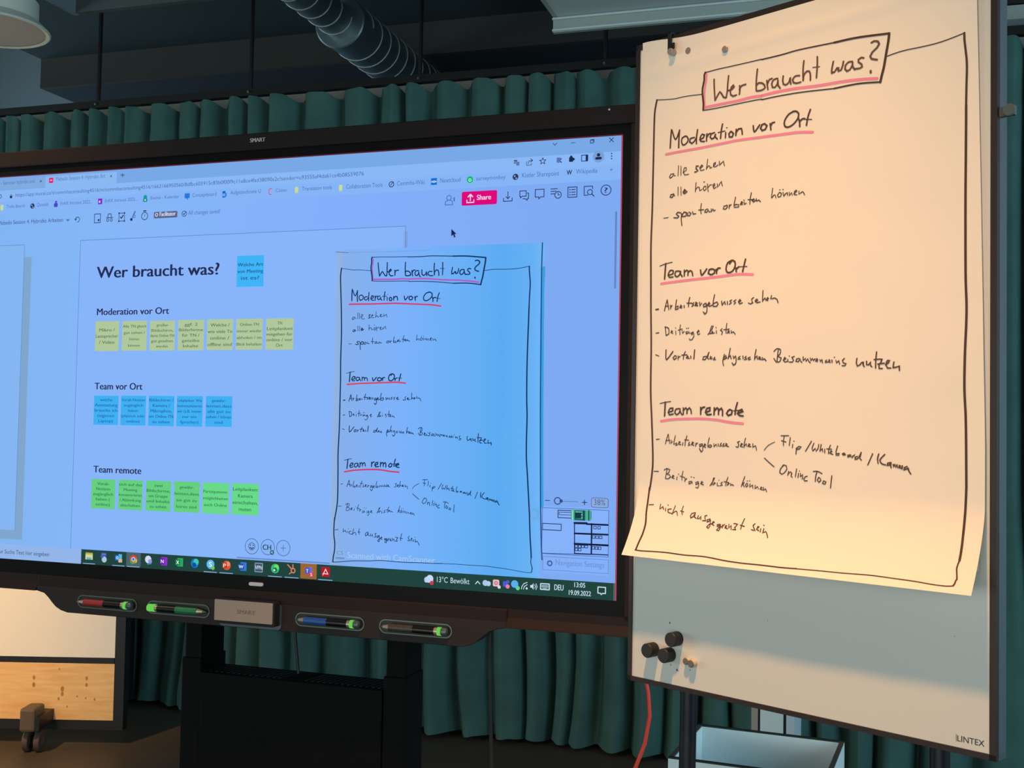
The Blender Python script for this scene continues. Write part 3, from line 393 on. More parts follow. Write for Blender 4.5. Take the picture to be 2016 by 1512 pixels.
('app_icon',None,[('R',4,'1c78d0',538.6,1050,552.6,1064,1),('R',4,'5ab8e8',549.6,1047,560.6,1060,1),('D',5,'c8e4fc',545.6,1057,4,2),('R',5,'d8b890',549.6,1060,561.6,1069,1),('R',4,'8ab4e0',529.6,1077,569.6,1079,0)]),
('app_icon','red green and yellow round icon',[('R',3,'4a6468',574.7,1040,620.7,1078,0),('D',4,'d84438',597.7,1058,11,0),('D',4,'3aa858',595.7,1062,9,0),('D',4,'e8c040',602.7,1061,7,0),('D',5,'e8f0f8',597.7,1058,5.5,0),('D',6,'3878d8',597.7,1058,4,0),('R',4,'8ab4e0',577.7,1077,617.7,1079,0)]),
('app_icon',None,[('D',4,'d4dcf4',644.7,1056,10,0),('D',5,'8a9cd0',650.7,1061,6,0),('L',5,'5a78c0',4,[643.7,1068,653.7,1066])]),
('app_icon','purple note book icon',[('R',4,'8a30c8',685.8,1047,704.8,1069,1),('R',5,'6a1ca8',681.8,1051,695.8,1066,1),('T',6,'f0e0ff','N',684.8,1063,693.8,9,1)]),
('app_icon','green spreadsheet icon',[('R',4,'2aa860',735.9,1047,753.9,1069,1),('R',5,'148048',729.9,1051,744.9,1066,1),('T',6,'e8fff0','X',732.9,1063,741.9,9,1)]),
('app_icon',None,[('D',4,'1c78c8',790,1058,12,0),('D',5,'3ac8b0',794,1054,8,0),('D',6,'1450a0',789,1062,6,0)]),
('app_icon',None,[('D',4,'58b8ec',838,1058,12,0),('T',5,'e8f8ff','S',833,1064,843,12,1),('D',6,'78c850',846,1067,5,0),('R',4,'8ab4e0',818,1077,858,1079,0)]),
('app_icon','orange presentation icon',[('D',4,'d85838',887.1,1058,12,0),('D',5,'f09070',891.1,1054,6,0),('R',5,'b83c20',874.1,1051,888.1,1065,1),('T',6,'ffe8e0','P',877.1,1063,885.1,9,1),('R',4,'8ab4e0',866.1,1077,906.1,1079,0)]),
('app_icon','blue text document icon',[('R',4,'3a78d8',928.2,1047,946.2,1069,1),('R',5,'1c50a8',922.2,1051,938.2,1066,1),('T',6,'e8f0ff','W',923.2,1063,937.2,8,1)]),
('app_icon',None,[('R',4,'8aa4b8',970.3,1046,994.3,1070,2),('R',5,'3c5468',972.3,1048,992.3,1068,1),('T',6,'b8ccdc','VPN',971.3,1063,993.3,10,1)]),
('app_icon',None,[('D',4,'38b878',1030.3,1058,12,0),('D',5,'70e060',1034.3,1054,7,0),('D',6,'186858',1030.3,1061,6,0),('D',7,'b8f0e0',1028.3,1062,3,0),('R',4,'8ab4e0',1010.3,1077,1050.3,1079,0)]),
('app_icon',None,[('D',4,'d88060',1082.4,1060,7,3),('L',4,'d88060',3,[1066.4,1046,1076.4,1055]),('L',4,'d88060',3,[1081.4,1054,1081.4,1045]),('L',4,'d88060',2.5,[1077.4,1065,1071.4,1069]),('R',4,'8ab4e0',1058.4,1077,1098.4,1079,0)]),
('app_icon','violet icon on a brown highlighted square',[('R',3,'9a6830',1103.5,1040,1149.5,1078,0),('R',5,'5058c8',1116.5,1050,1130.5,1066,2),('D',4,'6a74e0',1132.5,1051,4,0),('R',4,'6a74e0',1126.5,1056,1138.5,1066,3),('T',6,'e8e8ff','T',1119.5,1063,1126.5,9,1),('D',6,'c83868',1134.5,1067,7,0),('T',7,'ffe0e8','5',1131.5,1071,1137.5,8,1)]),
('app_icon','red square icon',[('R',4,'b01c28',1162.6,1046,1186.6,1070,2),('L',5,'f8d8d8',2,[1167.6,1066,1174.6,1051,1181.6,1063,1167.6,1062]),('R',4,'8ab4e0',1154.6,1077,1194.6,1079,0)]),
('status_tray',None,[('D',4,'b8d0f0',1451.1,1060.3,7,0),('D',4,'c8dcf8',1459.1,1057.3,9,0),('R',4,'b8d0f0',1445.1,1060.3,1468.1,1067.3,3),('D',5,'d83848',1464.1,1067.3,5,0),('T',4,'c4dcec','13°C',1477.5,1064.5,1505.7,13,0),('T',4,'c4dcec','Bewölkt',1513.3,1064.5,1562.1,13,0),('L',4,'c4dcec',2.2,[1577.8,1062.4,1583.1,1056.3,1589,1062.1]),('D',4,'a8c8e8',1602.6,1059,7,0),('D',4,'b8d4f0',1610.6,1060,6,0),('R',4,'a8c8e8',1597.6,1059,1615.6,1065,2),('R',4,'e8c0c8',1621.9,1049.4,1637.9,1065.4,3),('D',5,'c04868',1629.9,1057.4,4.5,2),('D',5,'d8d8e8',1637.9,1066.4,4,0),('R',4,'5058d0',1647.3,1051.8,1659.3,1064.8,2),('D',4,'5058d0',1659.3,1052.8,4,0),('D',5,'f080a8',1659.3,1063.8,5,0),('D',4,'58b0ec',1676.8,1056.9,9,0),('D',5,'60d888',1684.8,1065.9,5,0),('L',4,'c4dcec',1.8,[1693.9,1067.3,1694.9,1061.3,1699.9,1054.3,1707.9,1051.3]),('L',4,'c4dcec',1.8,[1698.9,1067.3,1700.9,1061.3,1707.9,1056.3]),('D',4,'c4dcec',1706.9,1065.3,2.6,0),('G',4,'c4dcec',[1715.7,1056.7,1719.7,1056.7,1723.7,1051.7,1723.7,1067.7,1719.7,1062.7,1715.7,1062.7]),('L',4,'c4dcec',1.5,[1726.7,1055.7,1728.7,1059.7,1726.7,1063.7]),('L',4,'c4dcec',1.5,[1729.7,1052.7,1732.7,1059.7,1729.7,1066.7]),('R',4,'c4dcec',1739.8,1050.4,1763.8,1066.4,2),('R',5,'3a5a58',1742.3,1052.9,1761.3,1063.9,0),('L',6,'c4dcec',1.2,[1743.8,1055.9,1759.8,1055.9]),('L',6,'c4dcec',1.2,[1743.8,1058.9,1759.8,1058.9]),('L',6,'c4dcec',1.2,[1746.8,1061.9,1756.8,1061.9]),('T',4,'c4dcec','DEU',1774.8,1064.5,1797.2,13,0.5),('T',4,'c4dcec','13:05',1823.2,1054.7,1849.6,11,0.5),('T',4,'c4dcec','19.09.2022',1810.2,1073.3,1863.4,11,0.5),('L',4,'c4dcec',2.4,[1879.9,1051,1897.9,1051,1897.9,1065,1890.9,1065,1887.9,1068,1885.9,1065,1879.9,1065,1879.9,1051]),('L',4,'7a9a98',1,[1917.9,1041,1917.9,1080])])]
scan_m = em_ramp('lit_scan', [(0, '94b4dc'), (.06, '86b0ec'), (.3, '7eb2fa'), (.6, '6cb0f6'), (.8, '5cabf2'), (.93, '66b0f4'), (1, '74b8f8')], 'X', 'Generated', 0)
for name, label, prims in UI:
    mb = MB()
    for p in prims:
        k, L = p[0], p[1]; fn = sfn(L); m = scan_m if p[2] == 'SCAN' else em(p[2])
        if k == 'R': mb.face([fn(*q) for q in rrect(p[3], p[4], p[5], p[6], p[7])], m)
        elif k == 'L':
            q = p[4]; pts = list(zip(q[::2], q[1::2]))
            for i in range(len(pts)-1): ribbon(mb, [pts[i], pts[i+1]], p[3], m, fn)
        elif k == 'G': q = p[3]; mb.face([fn(*t) for t in zip(q[::2], q[1::2])], m)
        elif k == 'D':
            n = 24; c = [(p[3]+p[5]*math.cos(2*PI*i/n), p[4]+p[5]*math.sin(2*PI*i/n)) for i in range(n)]
            if p[6]:
                c2 = [(p[3]+(p[5]-p[6])*math.cos(2*PI*i/n), p[4]+(p[5]-p[6])*math.sin(2*PI*i/n)) for i in range(n)]
                mb.faces([fn(*t) for t in c+c2], [(i, (i+1) % n, n+(i+1) % n, n+i) for i in range(n)], m)
            else: mb.face([fn(*t) for t in c], m)
        elif k == 'T': put_text(mb, p[3], p[4], p[5], p[6], p[7], m, fn, p[8])
    if mb.v: mb.build(name, SCREEN, label=label)
# handwriting: (kind, width mm, [x, y in mm on the sheet ...])
HW = [
('frame_line',1.5,[53.9,115,74.7,118.3,95.1,120.8,120.7,121.4,155.7,124.7]),
('frame_line',3.77,[53.1,115,51.2,122.3,48.5,135.3,47.3,153.3,46.8,188.8,46.8,241.6,46.4,308.6,44.4,384.8,45.6,451.6,46.3,518.2,47.8,584.7,48,660.3,51.4,716.9,54.9,782.6,53.6,810.8,48.9,843.8]),
('frame_line',3.59,[48.5,839.1,48.2,861.3,49.4,883.1,52.6,897.3,54,905.8,53.9,921.4,51.4,937,50.6,948.8]),
('frame_line',1.95,[49.2,949.6,61.6,950.2,99.2,948.7,125.8,948.4,157.6,948.9,191.3,947.9,213.3,948.5,242,950.3,274.4,951.1,313.2,950.6,353.4,950.5,380.3,949.6]),
('frame_line',1.5,[359.9,950.3,414.3,948.9,460.7,948.2,505.1,946.8,542.8,947.4,576.7,948.2,604.3,949.6,624.3,949.6,634,948.3]),
('frame_line',2.33,[634,948.3,635.9,945.1,636.4,941.5,637.9,938.9,636.9,934.2,634.8,924.6,635.5,919.6,637.1,913.3]),
('frame_line',3.66,[637.1,913.3,637.7,899.5,638,867.6,638.9,834.9,639.8,808.5]),
('frame_line',3.77,[639.8,808.5,639.1,748.6,638.1,703.5,636.2,662,636.9,613,638.5,567.7,638.8,537.4,637.4,499.4,636.8,446.1,636.5,385,636.8,316.2,637.1,237.3]),
('frame_line',3.36,[637,237.3,637.6,204.5,638.2,183.6,637.7,167.7,636,151.5,634.4,136.3,634.4,127.3]),
('frame_line',1.68,[510.7,134.9,528.6,132.9,545.8,132.4,562.7,133,584.9,133.2,601.2,132.2,617.4,130.1,634.4,127.3]),
('title_box',3.89,[163.1,86.5,161,89.7,160.6,100.7,157.3,114.7,157.5,126.5,159.4,141.6,159.1,154]),
('title_box',1.8,[163.1,86.5,173.6,86.5,190.9,86.3,216.6,87.1,258.3,88.1,280.8,88.4]),
('title_box',2.4,[280.8,89.1,320.7,89.6,347.1,88.7,374.5,89.5,419,91.7]),
('title_box',3.59,[419,91.7,461.9,93.2,514.4,99.2]),
('title_box',4.19,[514.4,99.2,513.1,111.1,509.2,132.2,505.9,150.8,502.6,163,499.9,174.1]),
('title_box',1.8,[159.1,154.5,176.3,155.8,215.8,156.9,259.1,157.4,281.6,158.3]),
('title_box',2.1,[281.6,159.4,313.5,159.7,360,162.1,419.6,168.1]),
('title_box',2.85,[419.6,168.1,462.5,168.9,499.9,173.8]),
('title',3.2,[182.2,103,182.7,117,184.8,141.4]),
('title',3.2,[184.8,141.4,190.7,133.1,194.9,128.2,198.4,131.8,202.8,139.2,207.1,141.5]),
('title',3.2,[213.1,103,211.6,117.1,210.7,129.9,208.8,141.1]),
('title',3.2,[212.9,129.6,220.5,129,225.5,125,223.8,122.5,219.1,125.1,217.2,131.2,218.1,137.9,223.2,141.8,229.9,141]),
('title',3.2,[236.4,125.8,237.3,132.4,236.1,140.8]),
('title',3.2,[236,132.2,240.6,126.7,248.9,125.9]),
('title',3.2,[272.4,104.2,270.9,118,270.3,132,270.7,141.3]),
('title',3.2,[270.6,132.1,275.1,128.8,281.6,130.2,287.3,135.5,288.2,139.9,281.8,142.8,272,142.3]),
('title',3.06,[291.7,128,292.6,135.2,294,143.9]),
('title',3.06,[292.6,135.2,296.5,127.6,302.1,126.7]),
('title',3.06,[313.2,129,305.3,129.5,301.4,135.7,303,142.3,307.8,143.3,312.5,137.9,314,131.3,314.1,141.1,318.1,146.7]),
('title',3.06,[323.9,127.1,323,134.6,324.3,141.1,329,143.4,335.2,139.9,337.5,132.1,337.8,137.7,338.7,144]),
('title',3.06,[355.2,133.1,347.5,132.1,342.1,137.2,343.7,142.3,349.1,144.8,357.6,144.5]),
('title',3.06,[363.3,109.5,361.9,122.2,362.1,142.7]),
('title',3.06,[362.4,141.4,362.8,134.7,368.8,128.5,373.3,129.4,375.7,136.1,375.7,144.9]),
('title',3.06,[388.2,108.3,388.3,121.1,387,143.2]),
('title',1.67,[380.1,124.5,392.8,125.9]),
('title',3.06,[417.8,122.9,415.6,132.5,415,141.1,420.1,140.8,424.4,135.1,426.6,135.5,427.3,141,431.7,140,435.2,131.4,435.9,126.9]),
('title',3.06,[451.6,130.4,445.2,129.7,439.5,134.4,438.8,140.2,442.5,144.3,447.4,142.7,451.6,136.4,452.3,131.2,452.4,139.2,456,144.6]),
('title',3.06,[471.3,128.9,467.1,127.3,462.2,129.5,462.2,133.4,467.9,138.6,468.6,142.7,464.4,144.4,456.7,143.4]),
('title',3.34,[484.4,107,488.5,105.6,495.4,107.6,497.5,112,494.1,117.1,485.9,123,482.4,128.7,484.5,133.1,494.2,136.8]),
('title',3.9,[483.3,152.7,483.6,155.1]),
('head1',3.34,[88.2,177.5,86.6,192.2,85.6,210.8]),
('head1',3.34,[106.7,181.5,105.6,195.5,105.3,213.4]),
('head1',2.79,[89.2,178.4,97.8,197.1,106.7,181.5]),
('head1',2.79,[120.5,195.1,113.3,196.8,111.6,204,115.3,210.5,122.5,208.8,127,202.1,124.2,196.4,119.6,194.5]),
('head1',2.79,[140.4,200.7,131.4,201.4,129.7,207,135.2,210.9,140.5,207.4,145.4,200.8]),
('head1',2.79,[152,206.4,159.9,204.8,162.5,200.1,157.2,197.7,152.9,203.6,153.8,209.6,162.7,211.9]),
('head1',2.79,[167.8,198.8,167,204.6,167.1,211.9]),
('head1',2.79,[167.8,204.7,171.3,200.2,175.6,199.5]),
('head1',2.79,[184.3,199.5,177.4,200.5,174.8,205.9,178.4,210.2,183.6,208.9,186.4,202.1,186.2,207.9,190.5,212.2]),
('head1',2.79,[208.4,203.8,207.7,213]),
('head1',3.06,[147,187.8,144.9,202.2,145,212.6]),
('head1',3.06,[201.4,187.4,198.9,198.5,197.4,212]),
('head1',1.95,[192.1,200.9,206.6,200.6]),
('head1',1.95,[210.3,195.5,211.3,195.8]),
('head1',3.06,[218.6,204.1,215.2,207.1,216.1,213,222.1,214,224.5,208.7,221.1,204.6,218.6,203.7]),
('head1',3.06,[230.3,201.9,229.6,212.5]),
('head1',3.06,[229.5,208.2,235.3,202.1,241.2,202.4,242.9,212.7]),
('head1',3.06,[265,201.7,267.6,212.7,278,202.6]),
('head1',3.06,[282.9,203.5,279.7,208.5,283,213.3,289.4,212.4,292.6,206.6,287.7,202.2,282.1,203.3]),
('head1',3.06,[298.9,204.3,299.8,209.3,300.6,215]),
('head1',3.06,[299.8,209.3,302.9,203.6,307.6,203.5]),
('head1',3.06,[345.7,191.5,335,195,327.3,204.6,327.4,212.9,333.6,216.7,344.4,213.2,353.5,203.9,354.2,197.2,348.8,192.1,342.6,191.6]),
('head1',3.06,[354.3,206.1,355.9,211.2,356.4,219.4]),
('head1',3.06,[355.9,211.2,361.2,207.4,365.7,207.8]),
('head1',3.06,[376.2,194.5,371.7,205.9,368.9,219.6]),
('head1',1.67,[364.2,208.6,378.6,211.5]),
('head2',1.67,[66,428.5,80,425.3,93.8,423.9]),
('head2',3.48,[79,425.2,78,440.1,77.1,453.4]),
('head2',2.79,[84.9,447.4,96,445.3,96.8,440.2,89.4,438.8,84.9,446.6,87.8,451.3,96.1,451.3]),
('head2',2.79,[112.3,442.3,102.3,441.4,100.6,448.7,104.3,451.9,110.6,448.8,113.2,442.3,113,447.5,117,452.2]),
('head2',2.79,[121.4,440.8,121.5,451.9]),
('head2',2.79,[121.4,445.2,126.8,441.3,129.5,443,129.6,451.1]),
('head2',2.79,[129.5,445.9,134.9,442.7,138.5,445.2,140.3,452.7]),
('head2',3.2,[157,443.9,159.8,453.6,170.1,442.9]),
('head2',3.2,[175.4,444.8,173.7,451.1,179,454.2,186.7,451.5,187.5,446.5,180.6,443.8,175.4,444.8]),
('head2',3.2,[190.6,445.4,191.4,452.6]),
('head2',3.2,[191.3,448.3,194.3,443.5,198.6,443.9]),
('head2',3.2,[223,433.3,214.6,436.1,211.4,447.2,215.7,453.5,224.9,451.9,230.7,443.2,229.7,435.3,223,432.6,218.9,437.9]),
('head2',3.2,[232.4,446.9,233.3,453.3]),
('head2',3.2,[232.9,449.1,238.2,445.3]),
('head2',3.2,[252.1,433.2,248.9,444.8,246.6,454.5]),
('head2',1.67,[237.3,445.2,255.5,446.1]),
('head3',1.67,[70.2,683.3,82.2,681.1,94.7,679.8]),
('head3',3.48,[82.2,681.1,81.5,693.7,80.8,706.2]),
('head3',2.79,[89,699.6,99.9,696.6,99.8,692.2,93.4,692.2,89.5,699.6,91.8,704,100.9,702.4]),
('head3',2.79,[116.2,692.9,107.1,693.6,104.5,700.2,108.2,703.9,114.5,700.2,116.7,693.6,117.2,699.4,120.8,703.8]),
('head3',2.79,[123.3,691.4,123.5,703.1]),
('head3',2.79,[123.4,696.5,128.7,691.4,131.4,693.6,131.5,701.6]),
('head3',2.79,[131.5,696.5,136.7,691.4,140,694.3,141.3,701.5]),
('head3',3.2,[161.4,690.6,161.6,702.8]),
('head3',3.2,[161.5,696.4,165.8,690.6,170.1,689.9]),
('head3',3.2,[172,699.2,181.4,696.3,181.4,691.3,175.3,692,172,699.2,175.5,703.5,184.1,702.7]),
('head3',3.2,[190.8,691.3,190.1,703.4]),
('head3',3.2,[190.9,696.3,196.8,691.3,199.4,693.4,199.5,702.6]),
('head3',3.2,[199.4,697,205.3,692,207.9,695.5,208,704.7]),
('head3',3.2,[219.7,696.2,216.4,701.1,219.8,704.6,226.4,702.5,228,696.2,223,694.1,218.8,696.9]),
('head3',3.2,[238.6,682.1,235.4,691.9,233.9,702.5]),
('head3',3.2,[238.8,701,249.5,697.5,247.8,694.4,242.1,696.1,238.8,701,243,704.5,250.4,705.2]),
('head3',1.95,[231.3,696.2,242.9,695.4]),
('note1',1.64,[94.1,260.2,88.6,260.1,85,264.8,86.9,267.4,92.4,265.2,95.6,259.7,96,264.2,98.8,264.6]),
('note1',1.64,[105.9,247,104.9,265.5]),
('note1',1.64,[111.4,248.6,111.6,265.8]),
('note1',1.64,[116.1,261.2,123.3,257.9,123.2,253.4,118.7,253.4,117,261.4,119.8,266.2,128.8,266.1]),
('note1',1.64,[153.7,259.5,159.8,256,158,253.6,152.8,257.9,154.6,263.3,162.5,263]),
('note1',1.64,[170.2,245.2,168.6,255.9,167.4,263.1]),
('note1',1.64,[167.8,261.6,172.1,257.2,174.7,258.3,175.6,262.1,179.1,261.2]),
('note1',1.64,[182.5,259.5,187.7,256,187.6,253.8,183.3,255.3,182.5,260.3,186.9,261.7,192.9,259]),
('note1',1.64,[195.7,252.9,195.5,260.1,200.5,256.5,204.3,254.2,205.4,259.4,206.6,262.5]),
('note1',2.39,[150.1,254.6,145.6,253.9,144.8,258.2,149.3,263.2,142.2,264.4]),
('note2',2.14,[94.7,298.4,89.2,298.4,87.4,302.7,92.1,304,95.7,299.3,94.7,296.9,97.5,301.8]),
('note2',2.14,[116.7,298.9,122.9,295.6,120.2,293,117,297,119.4,301,125.7,297.4]),
('note2',1.64,[105.5,286.5,105.4,302.1]),
('note2',1.64,[111.9,287.4,112.2,302.3]),
('note2',1.64,[145.2,283.9,143.6,300.6]),
('note2',1.64,[143.6,297.7,148.8,292.5,152.4,293.8,153.4,299.8,157.7,298.2]),
('note2',1.64,[163.8,293.2,160.4,297.1,163.1,301.1,167.4,298.8,166.5,293.5,162.9,293]),
('note2',1.64,[162,285.2,164.2,285.2]),
('note2',1.64,[169.9,289.7,170.9,298.5,171.8,303.7]),
('note2',1.64,[170.9,297.1,175.2,292.6,179.5,292.5]),
('note2',1.64,[182.2,297.2,186.5,294.2,185.5,291.2,182.1,293.6,183.9,300.3,189.1,298.2]),
('note2',1.64,[191.6,292.7,191.7,299.2,197.6,292.1,200.1,289.6,201,294.1,202.3,297.9]),
('note3',1.51,[73.2,340.2,83.4,339.9]),
('note3',2.26,[111.8,334.9,104.4,333.2,101.7,335.9,107.3,341,104.6,343.2,96.3,341.9]),
('note3',2.26,[113.6,336.6,112.8,345.4,113.5,352.9,114.3,358.1]),
('note3',2.26,[113.7,341,119,334.3,125.4,336.5,122.7,342.1,115.5,342]),
('note3',1.89,[128.1,337.6,126.3,341.8,131.7,342.5,134.4,338.4,129.8,335.6]),
('note3',1.89,[137.9,335.9,138.9,340.4,145.1,340.4]),
('note3',1.89,[157.2,323.7,155.6,333,156.6,341.8]),
('note3',1.89,[151.2,334.6,161.8,335.2]),
('note3',1.89,[170.5,334.8,165.3,336.4,164.5,339.9,168.9,340.7,172.3,336.5,173.2,340.3,176.7,340.7]),
('note3',1.89,[178.4,335.8,178.4,340.9,182.7,336.4,183.6,340.1,187.1,339.1]),
('note3',1.89,[211.8,334.3,205.8,334.3,204.2,339.1,208.5,340.3,213.5,336.7,212.6,333.7,210.9,333.5]),
('note3',1.89,[216.8,333.5,216.6,339.9]),
('note3',1.89,[216.9,336.4,221,333.3]),
('note3',1.89,[230.1,321.7,226.9,333.4,226.1,336.1,231.1,334.6,237,336.1,236.2,339.6,227,339.1]),
('note3',1.89,[240.3,336.5,245.2,332.2,242.7,331.2,240.3,335.1,244.4,336.4]),
('note3',1.89,[247.7,332.5,248.2,336.9,251.8,335.2]),
('note3',1.89,[246.8,329.2,247.8,329.3]),
('note3',1.89,[262.3,318.3,260,327.8,259.3,337.6]),
('note3',1.89,[255.9,329.4,265.7,330.7]),
('note3',1.89,[264.9,332.7,269,330.4,267.3,329.5,264.1,332.6,266.6,335,271.4,332.8]),
('note3',1.89,[272.2,330.1,273.1,334.4,277.1,332.9,280.8,336.2]),
('note12',1.64,[304.9,316.4,302.7,332.1]),
('note12',1.64,[303.2,332.8,308.2,328,310.5,329.7,311.4,333.9]),
('note12',1.64,[317.6,325.8,314.5,329.5,316.1,333.2,320.8,332.4,322.3,327.8,318.4,325.2]),
('note12',1.64,[318.3,321.1,319.4,321.2]),
('note12',1.64,[324.6,321.3,325.7,321.4]),
('note12',1.64,[325.4,326.2,326.2,333.2,330.1,328.9,333.2,327.9,334,332.8]),
('note12',1.64,[337,327.8,337.1,333.3,341.7,329.1,342.8,333.3]),
('note12',1.64,[345.6,331.7,351.6,327.7,350.9,326,347.1,327.8,347.1,333.2,351.7,333.9]),
('note12',1.64,[355.5,328.2,355.5,333.7,362.3,329.9,366.1,335.8]),
('note4',3.02,[58,509,63.6,508.6]),
('note4',2.14,[83.8,492.7,81.2,500,77.6,512.5]),
('note4',2.14,[83.8,492.7,85.8,501.8,87.8,510.8]),
('note4',2.14,[79.4,504.4,86.8,504.1]),
('note4',2.14,[91.4,502.9,92,509.6]),
('note4',2.14,[92,506.6,95,503.9]),
('note4',2.14,[105,494.2,103.3,504.4,102.5,510.3]),
('note4',2.14,[103.3,507.4,108.8,505.5,108.8,510.7,102.5,511.7]),
('note4',2.14,[112.4,508.7,117.8,506.1,115.1,504.4,112.8,508.7,117,509.7]),
('note4',2.14,[122.3,505.6,122.4,509.3]),
('note4',2.14,[134.7,491.8,132.1,500.4,131.9,508.4]),
('note4',2.14,[128.6,501.6,139.3,502.3]),
('note4',2.14,[143.7,501.9,140.2,503.8,143.8,506.3,139.4,508.2]),
('note4',3.02,[147.3,505.8,151.7,502.4,149,501.5,147.3,507.2,151.8,507.5]),
('note4',2.14,[156.1,502,157.1,508.6,160.5,503.7]),
('note4',2.14,[169.3,504.3,164.1,506.8,165,510.5,170.2,510.1,171,504.4,172.5,514.6,171.2,521.7,167.8,523.7,164.6,519.9]),
('note4',2.14,[173.7,508.9,178.8,505.6,177.1,503.3,173.6,507.5,178,510.6,183.2,508.8]),
('note4',2.14,[188.1,490.4,185.7,501,184.9,509.6]),
('note4',2.14,[185.7,506.8,193.4,503.7,196,507.5,192.7,511.5,185.8,511.1]),
('note4',2.14,[203.6,503,204.6,510.2,209.6,504.1,211.4,509.2]),
('note4',2.14,[215.5,504.5,215.9,509.5]),
('note4',1.89,[224.7,502.2,220.9,504.1,223.9,507.1,219.8,509.7]),
('note4',1.89,[233.6,502.6,228.9,505.1,233.1,507.5,229.8,509.9]),
('note4',1.89,[238.9,507.4,244.7,505,242.2,502.7,238.9,506,241.5,510.4,247.2,508.7]),
('note4',1.89,[270,501.1,266,503.6,266.8,507.2,268.5,510.1,263.6,511.8,259.5,510.2]),
('note4',1.89,[273.3,509,278.9,505.9,276.5,504.3,273.3,506.9,276.6,510.6,283,509.6]),
('note4',1.89,[288.4,490.6,287.7,502.3,287.8,509.3]),
('note4',1.89,[288.6,507.2,292.5,503.4,294.1,507.6]),
('note4',1.89,[295.7,507.7,299.7,504.5,298.1,503.1,295.7,506.3,298.1,508.6]),
('note4',1.89,[305.1,500.1,303.6,506.2,310.7,504.6,315.4,507,317.8,513.3]),
('note5',2.01,[58.7,552.9,65.2,552.4]),
('note5',2.01,[80,543.9,82.1,558.1]),
('note5',2.01,[79.1,542.3,87.4,545,88.5,555.4,83,558.2]),
('note5',1.76,[93.1,553.4,97.6,550.7,94.9,549.8,93.4,553.4,97.7,555.1]),
('note5',1.76,[104,551,104.5,557.6]),
('note5',1.76,[103.9,545.1,104.1,545.8]),
('note5',1.76,[114.4,540.4,113.1,549.2,113.6,558]),
('note5',1.76,[109.5,549.8,118.5,548]),
('note5',1.76,[118.5,550.9,119.5,556.1,123,552.6]),
('note5',1.76,[130.2,553,126.7,554.3,127.6,557.2,132.1,556,132.9,553.1,134.8,556.8]),
('note5',1.76,[127.8,547.3,128.9,547.3]),
('note5',1.76,[131.8,547.2,132.8,547.2]),
('note5',1.76,[142.7,554.3,137.4,556.9,140.1,559.3,143.6,555,144.6,562.4,141.1,568,135.8,569,134.5,566.3]),
('note5',1.76,[151.6,556.1,156.8,554.2,155,552,151.6,555.4,153.4,559.9,157.8,558.6]),
('note5',1.76,[175.2,560.8,183.8,551.2,186.3,545.6,182.8,546.1,179.5,555.3,178.7,559.6]),
('note5',1.76,[180.4,559.6,186.4,556.3,184.7,554.8,183,559,189,558.6]),
('note5',1.76,[192.7,554.5,193.3,559.5]),
('note5',1.76,[192,548.7,192.3,549.5]),
('note5',1.76,[205.1,551.5,201.8,554.2,206.1,557.3,204.4,562.2]),
('note5',1.76,[215.2,542.8,213.6,552.6,213.7,560.5]),
('note5',1.76,[208.6,553.8,220.3,553]),
('note5',1.76,[216.2,559.9,221.2,556.6,218.7,555,217.1,559.2,221.3,560.1]),
('note5',1.76,[224.6,556,224.6,560.3,228.8,558.3,233,562.8]),
('note6',1.76,[58.4,593,66,595.5]),
('note6',2.52,[82.5,584.9,83.7,602.7,98.2,588.4]),
('note6',2.52,[146.7,587.2,145.2,603.1]),
('note6',2.01,[102.9,595.9,98.4,600.2,101.2,603.2,106.6,600.5,105.6,596.7,102,596.2]),
('note6',2.01,[110.2,596.9,110.3,603.5]),
('note6',2.01,[110.2,599.8,114.7,597.8]),
('note6',2.01,[126.3,589.4,122.8,595.1,122,603.1]),
('note6',2.01,[118.3,595.7,130,595.3]),
('note6',2.01,[128.3,600.4,133.6,598.4,130.9,596.8,129.2,601.1,135.4,602.1]),
('note6',2.01,[138,597.8,139,602.2]),
('note6',2.01,[172.3,599.6,166.2,600.1,164.6,605.1,169.8,605.3,174.9,598.2,177.8,591.8,175,602.5,177.6,604.8]),
('note6',2.01,[180.1,602.7,184.4,600.7,181.8,599.9,180.7,604.1,185.3,604.3]),
('note6',2.01,[190.5,601.6,188.8,603.7,192.2,605.9,187.9,606.1]),
('note6',2.01,[210.8,597.2,207.6,609.2,209.4,617.1]),
('note6',2.01,[209.2,603.6,214.2,599.5,215.9,603.1,210.1,606.4]),
('note6',2.01,[223,587,220.9,596.9,218.5,605.3]),
('note6',2.01,[219.3,603.2,223.4,599.8,225.2,605.5]),
('note6',2.01,[229.3,600.7,230.2,604.9,234.3,600.8,235.5,607.2,234.5,614.2,230.3,616.9,227,612.6]),
('note6',2.01,[243.4,601.8,240.1,603.8,244.3,606.7,239.3,606.6]),
('note6',2.01,[249.2,601.3,249.7,606.2]),
('note6',2.01,[255.7,602.2,253.3,604.2,257.4,607.1,252.5,607.7]),
('note6',2.01,[263.9,603.8,259.8,605.1,260.7,607.9,264.7,607.3]),
('note6',2.01,[275.9,591.1,273.6,600,272.8,608.3]),
('note6',2.01,[273.6,605.5,277.6,602.2,278.5,607.8]),
('note6',2.01,[280.9,607.1,284.8,604.5,282.4,603.7,281.2,607.1,286.5,608.7]),
('note6',2.01,[288,605.3,288.9,608.8,292.1,607.5,295.3,611]),
('note6',1.89,[318.8,592.6,317.4,601.4,316.4,612.3]),
('note6',1.89,[310.3,595.7,315.7,591.1,322.7,592.7,322,600.2,317.4,604.1]),
('note6',1.89,[318.2,604.2,324.4,607.1,322.1,612.5,315.1,613.6,310.4,607.3]),
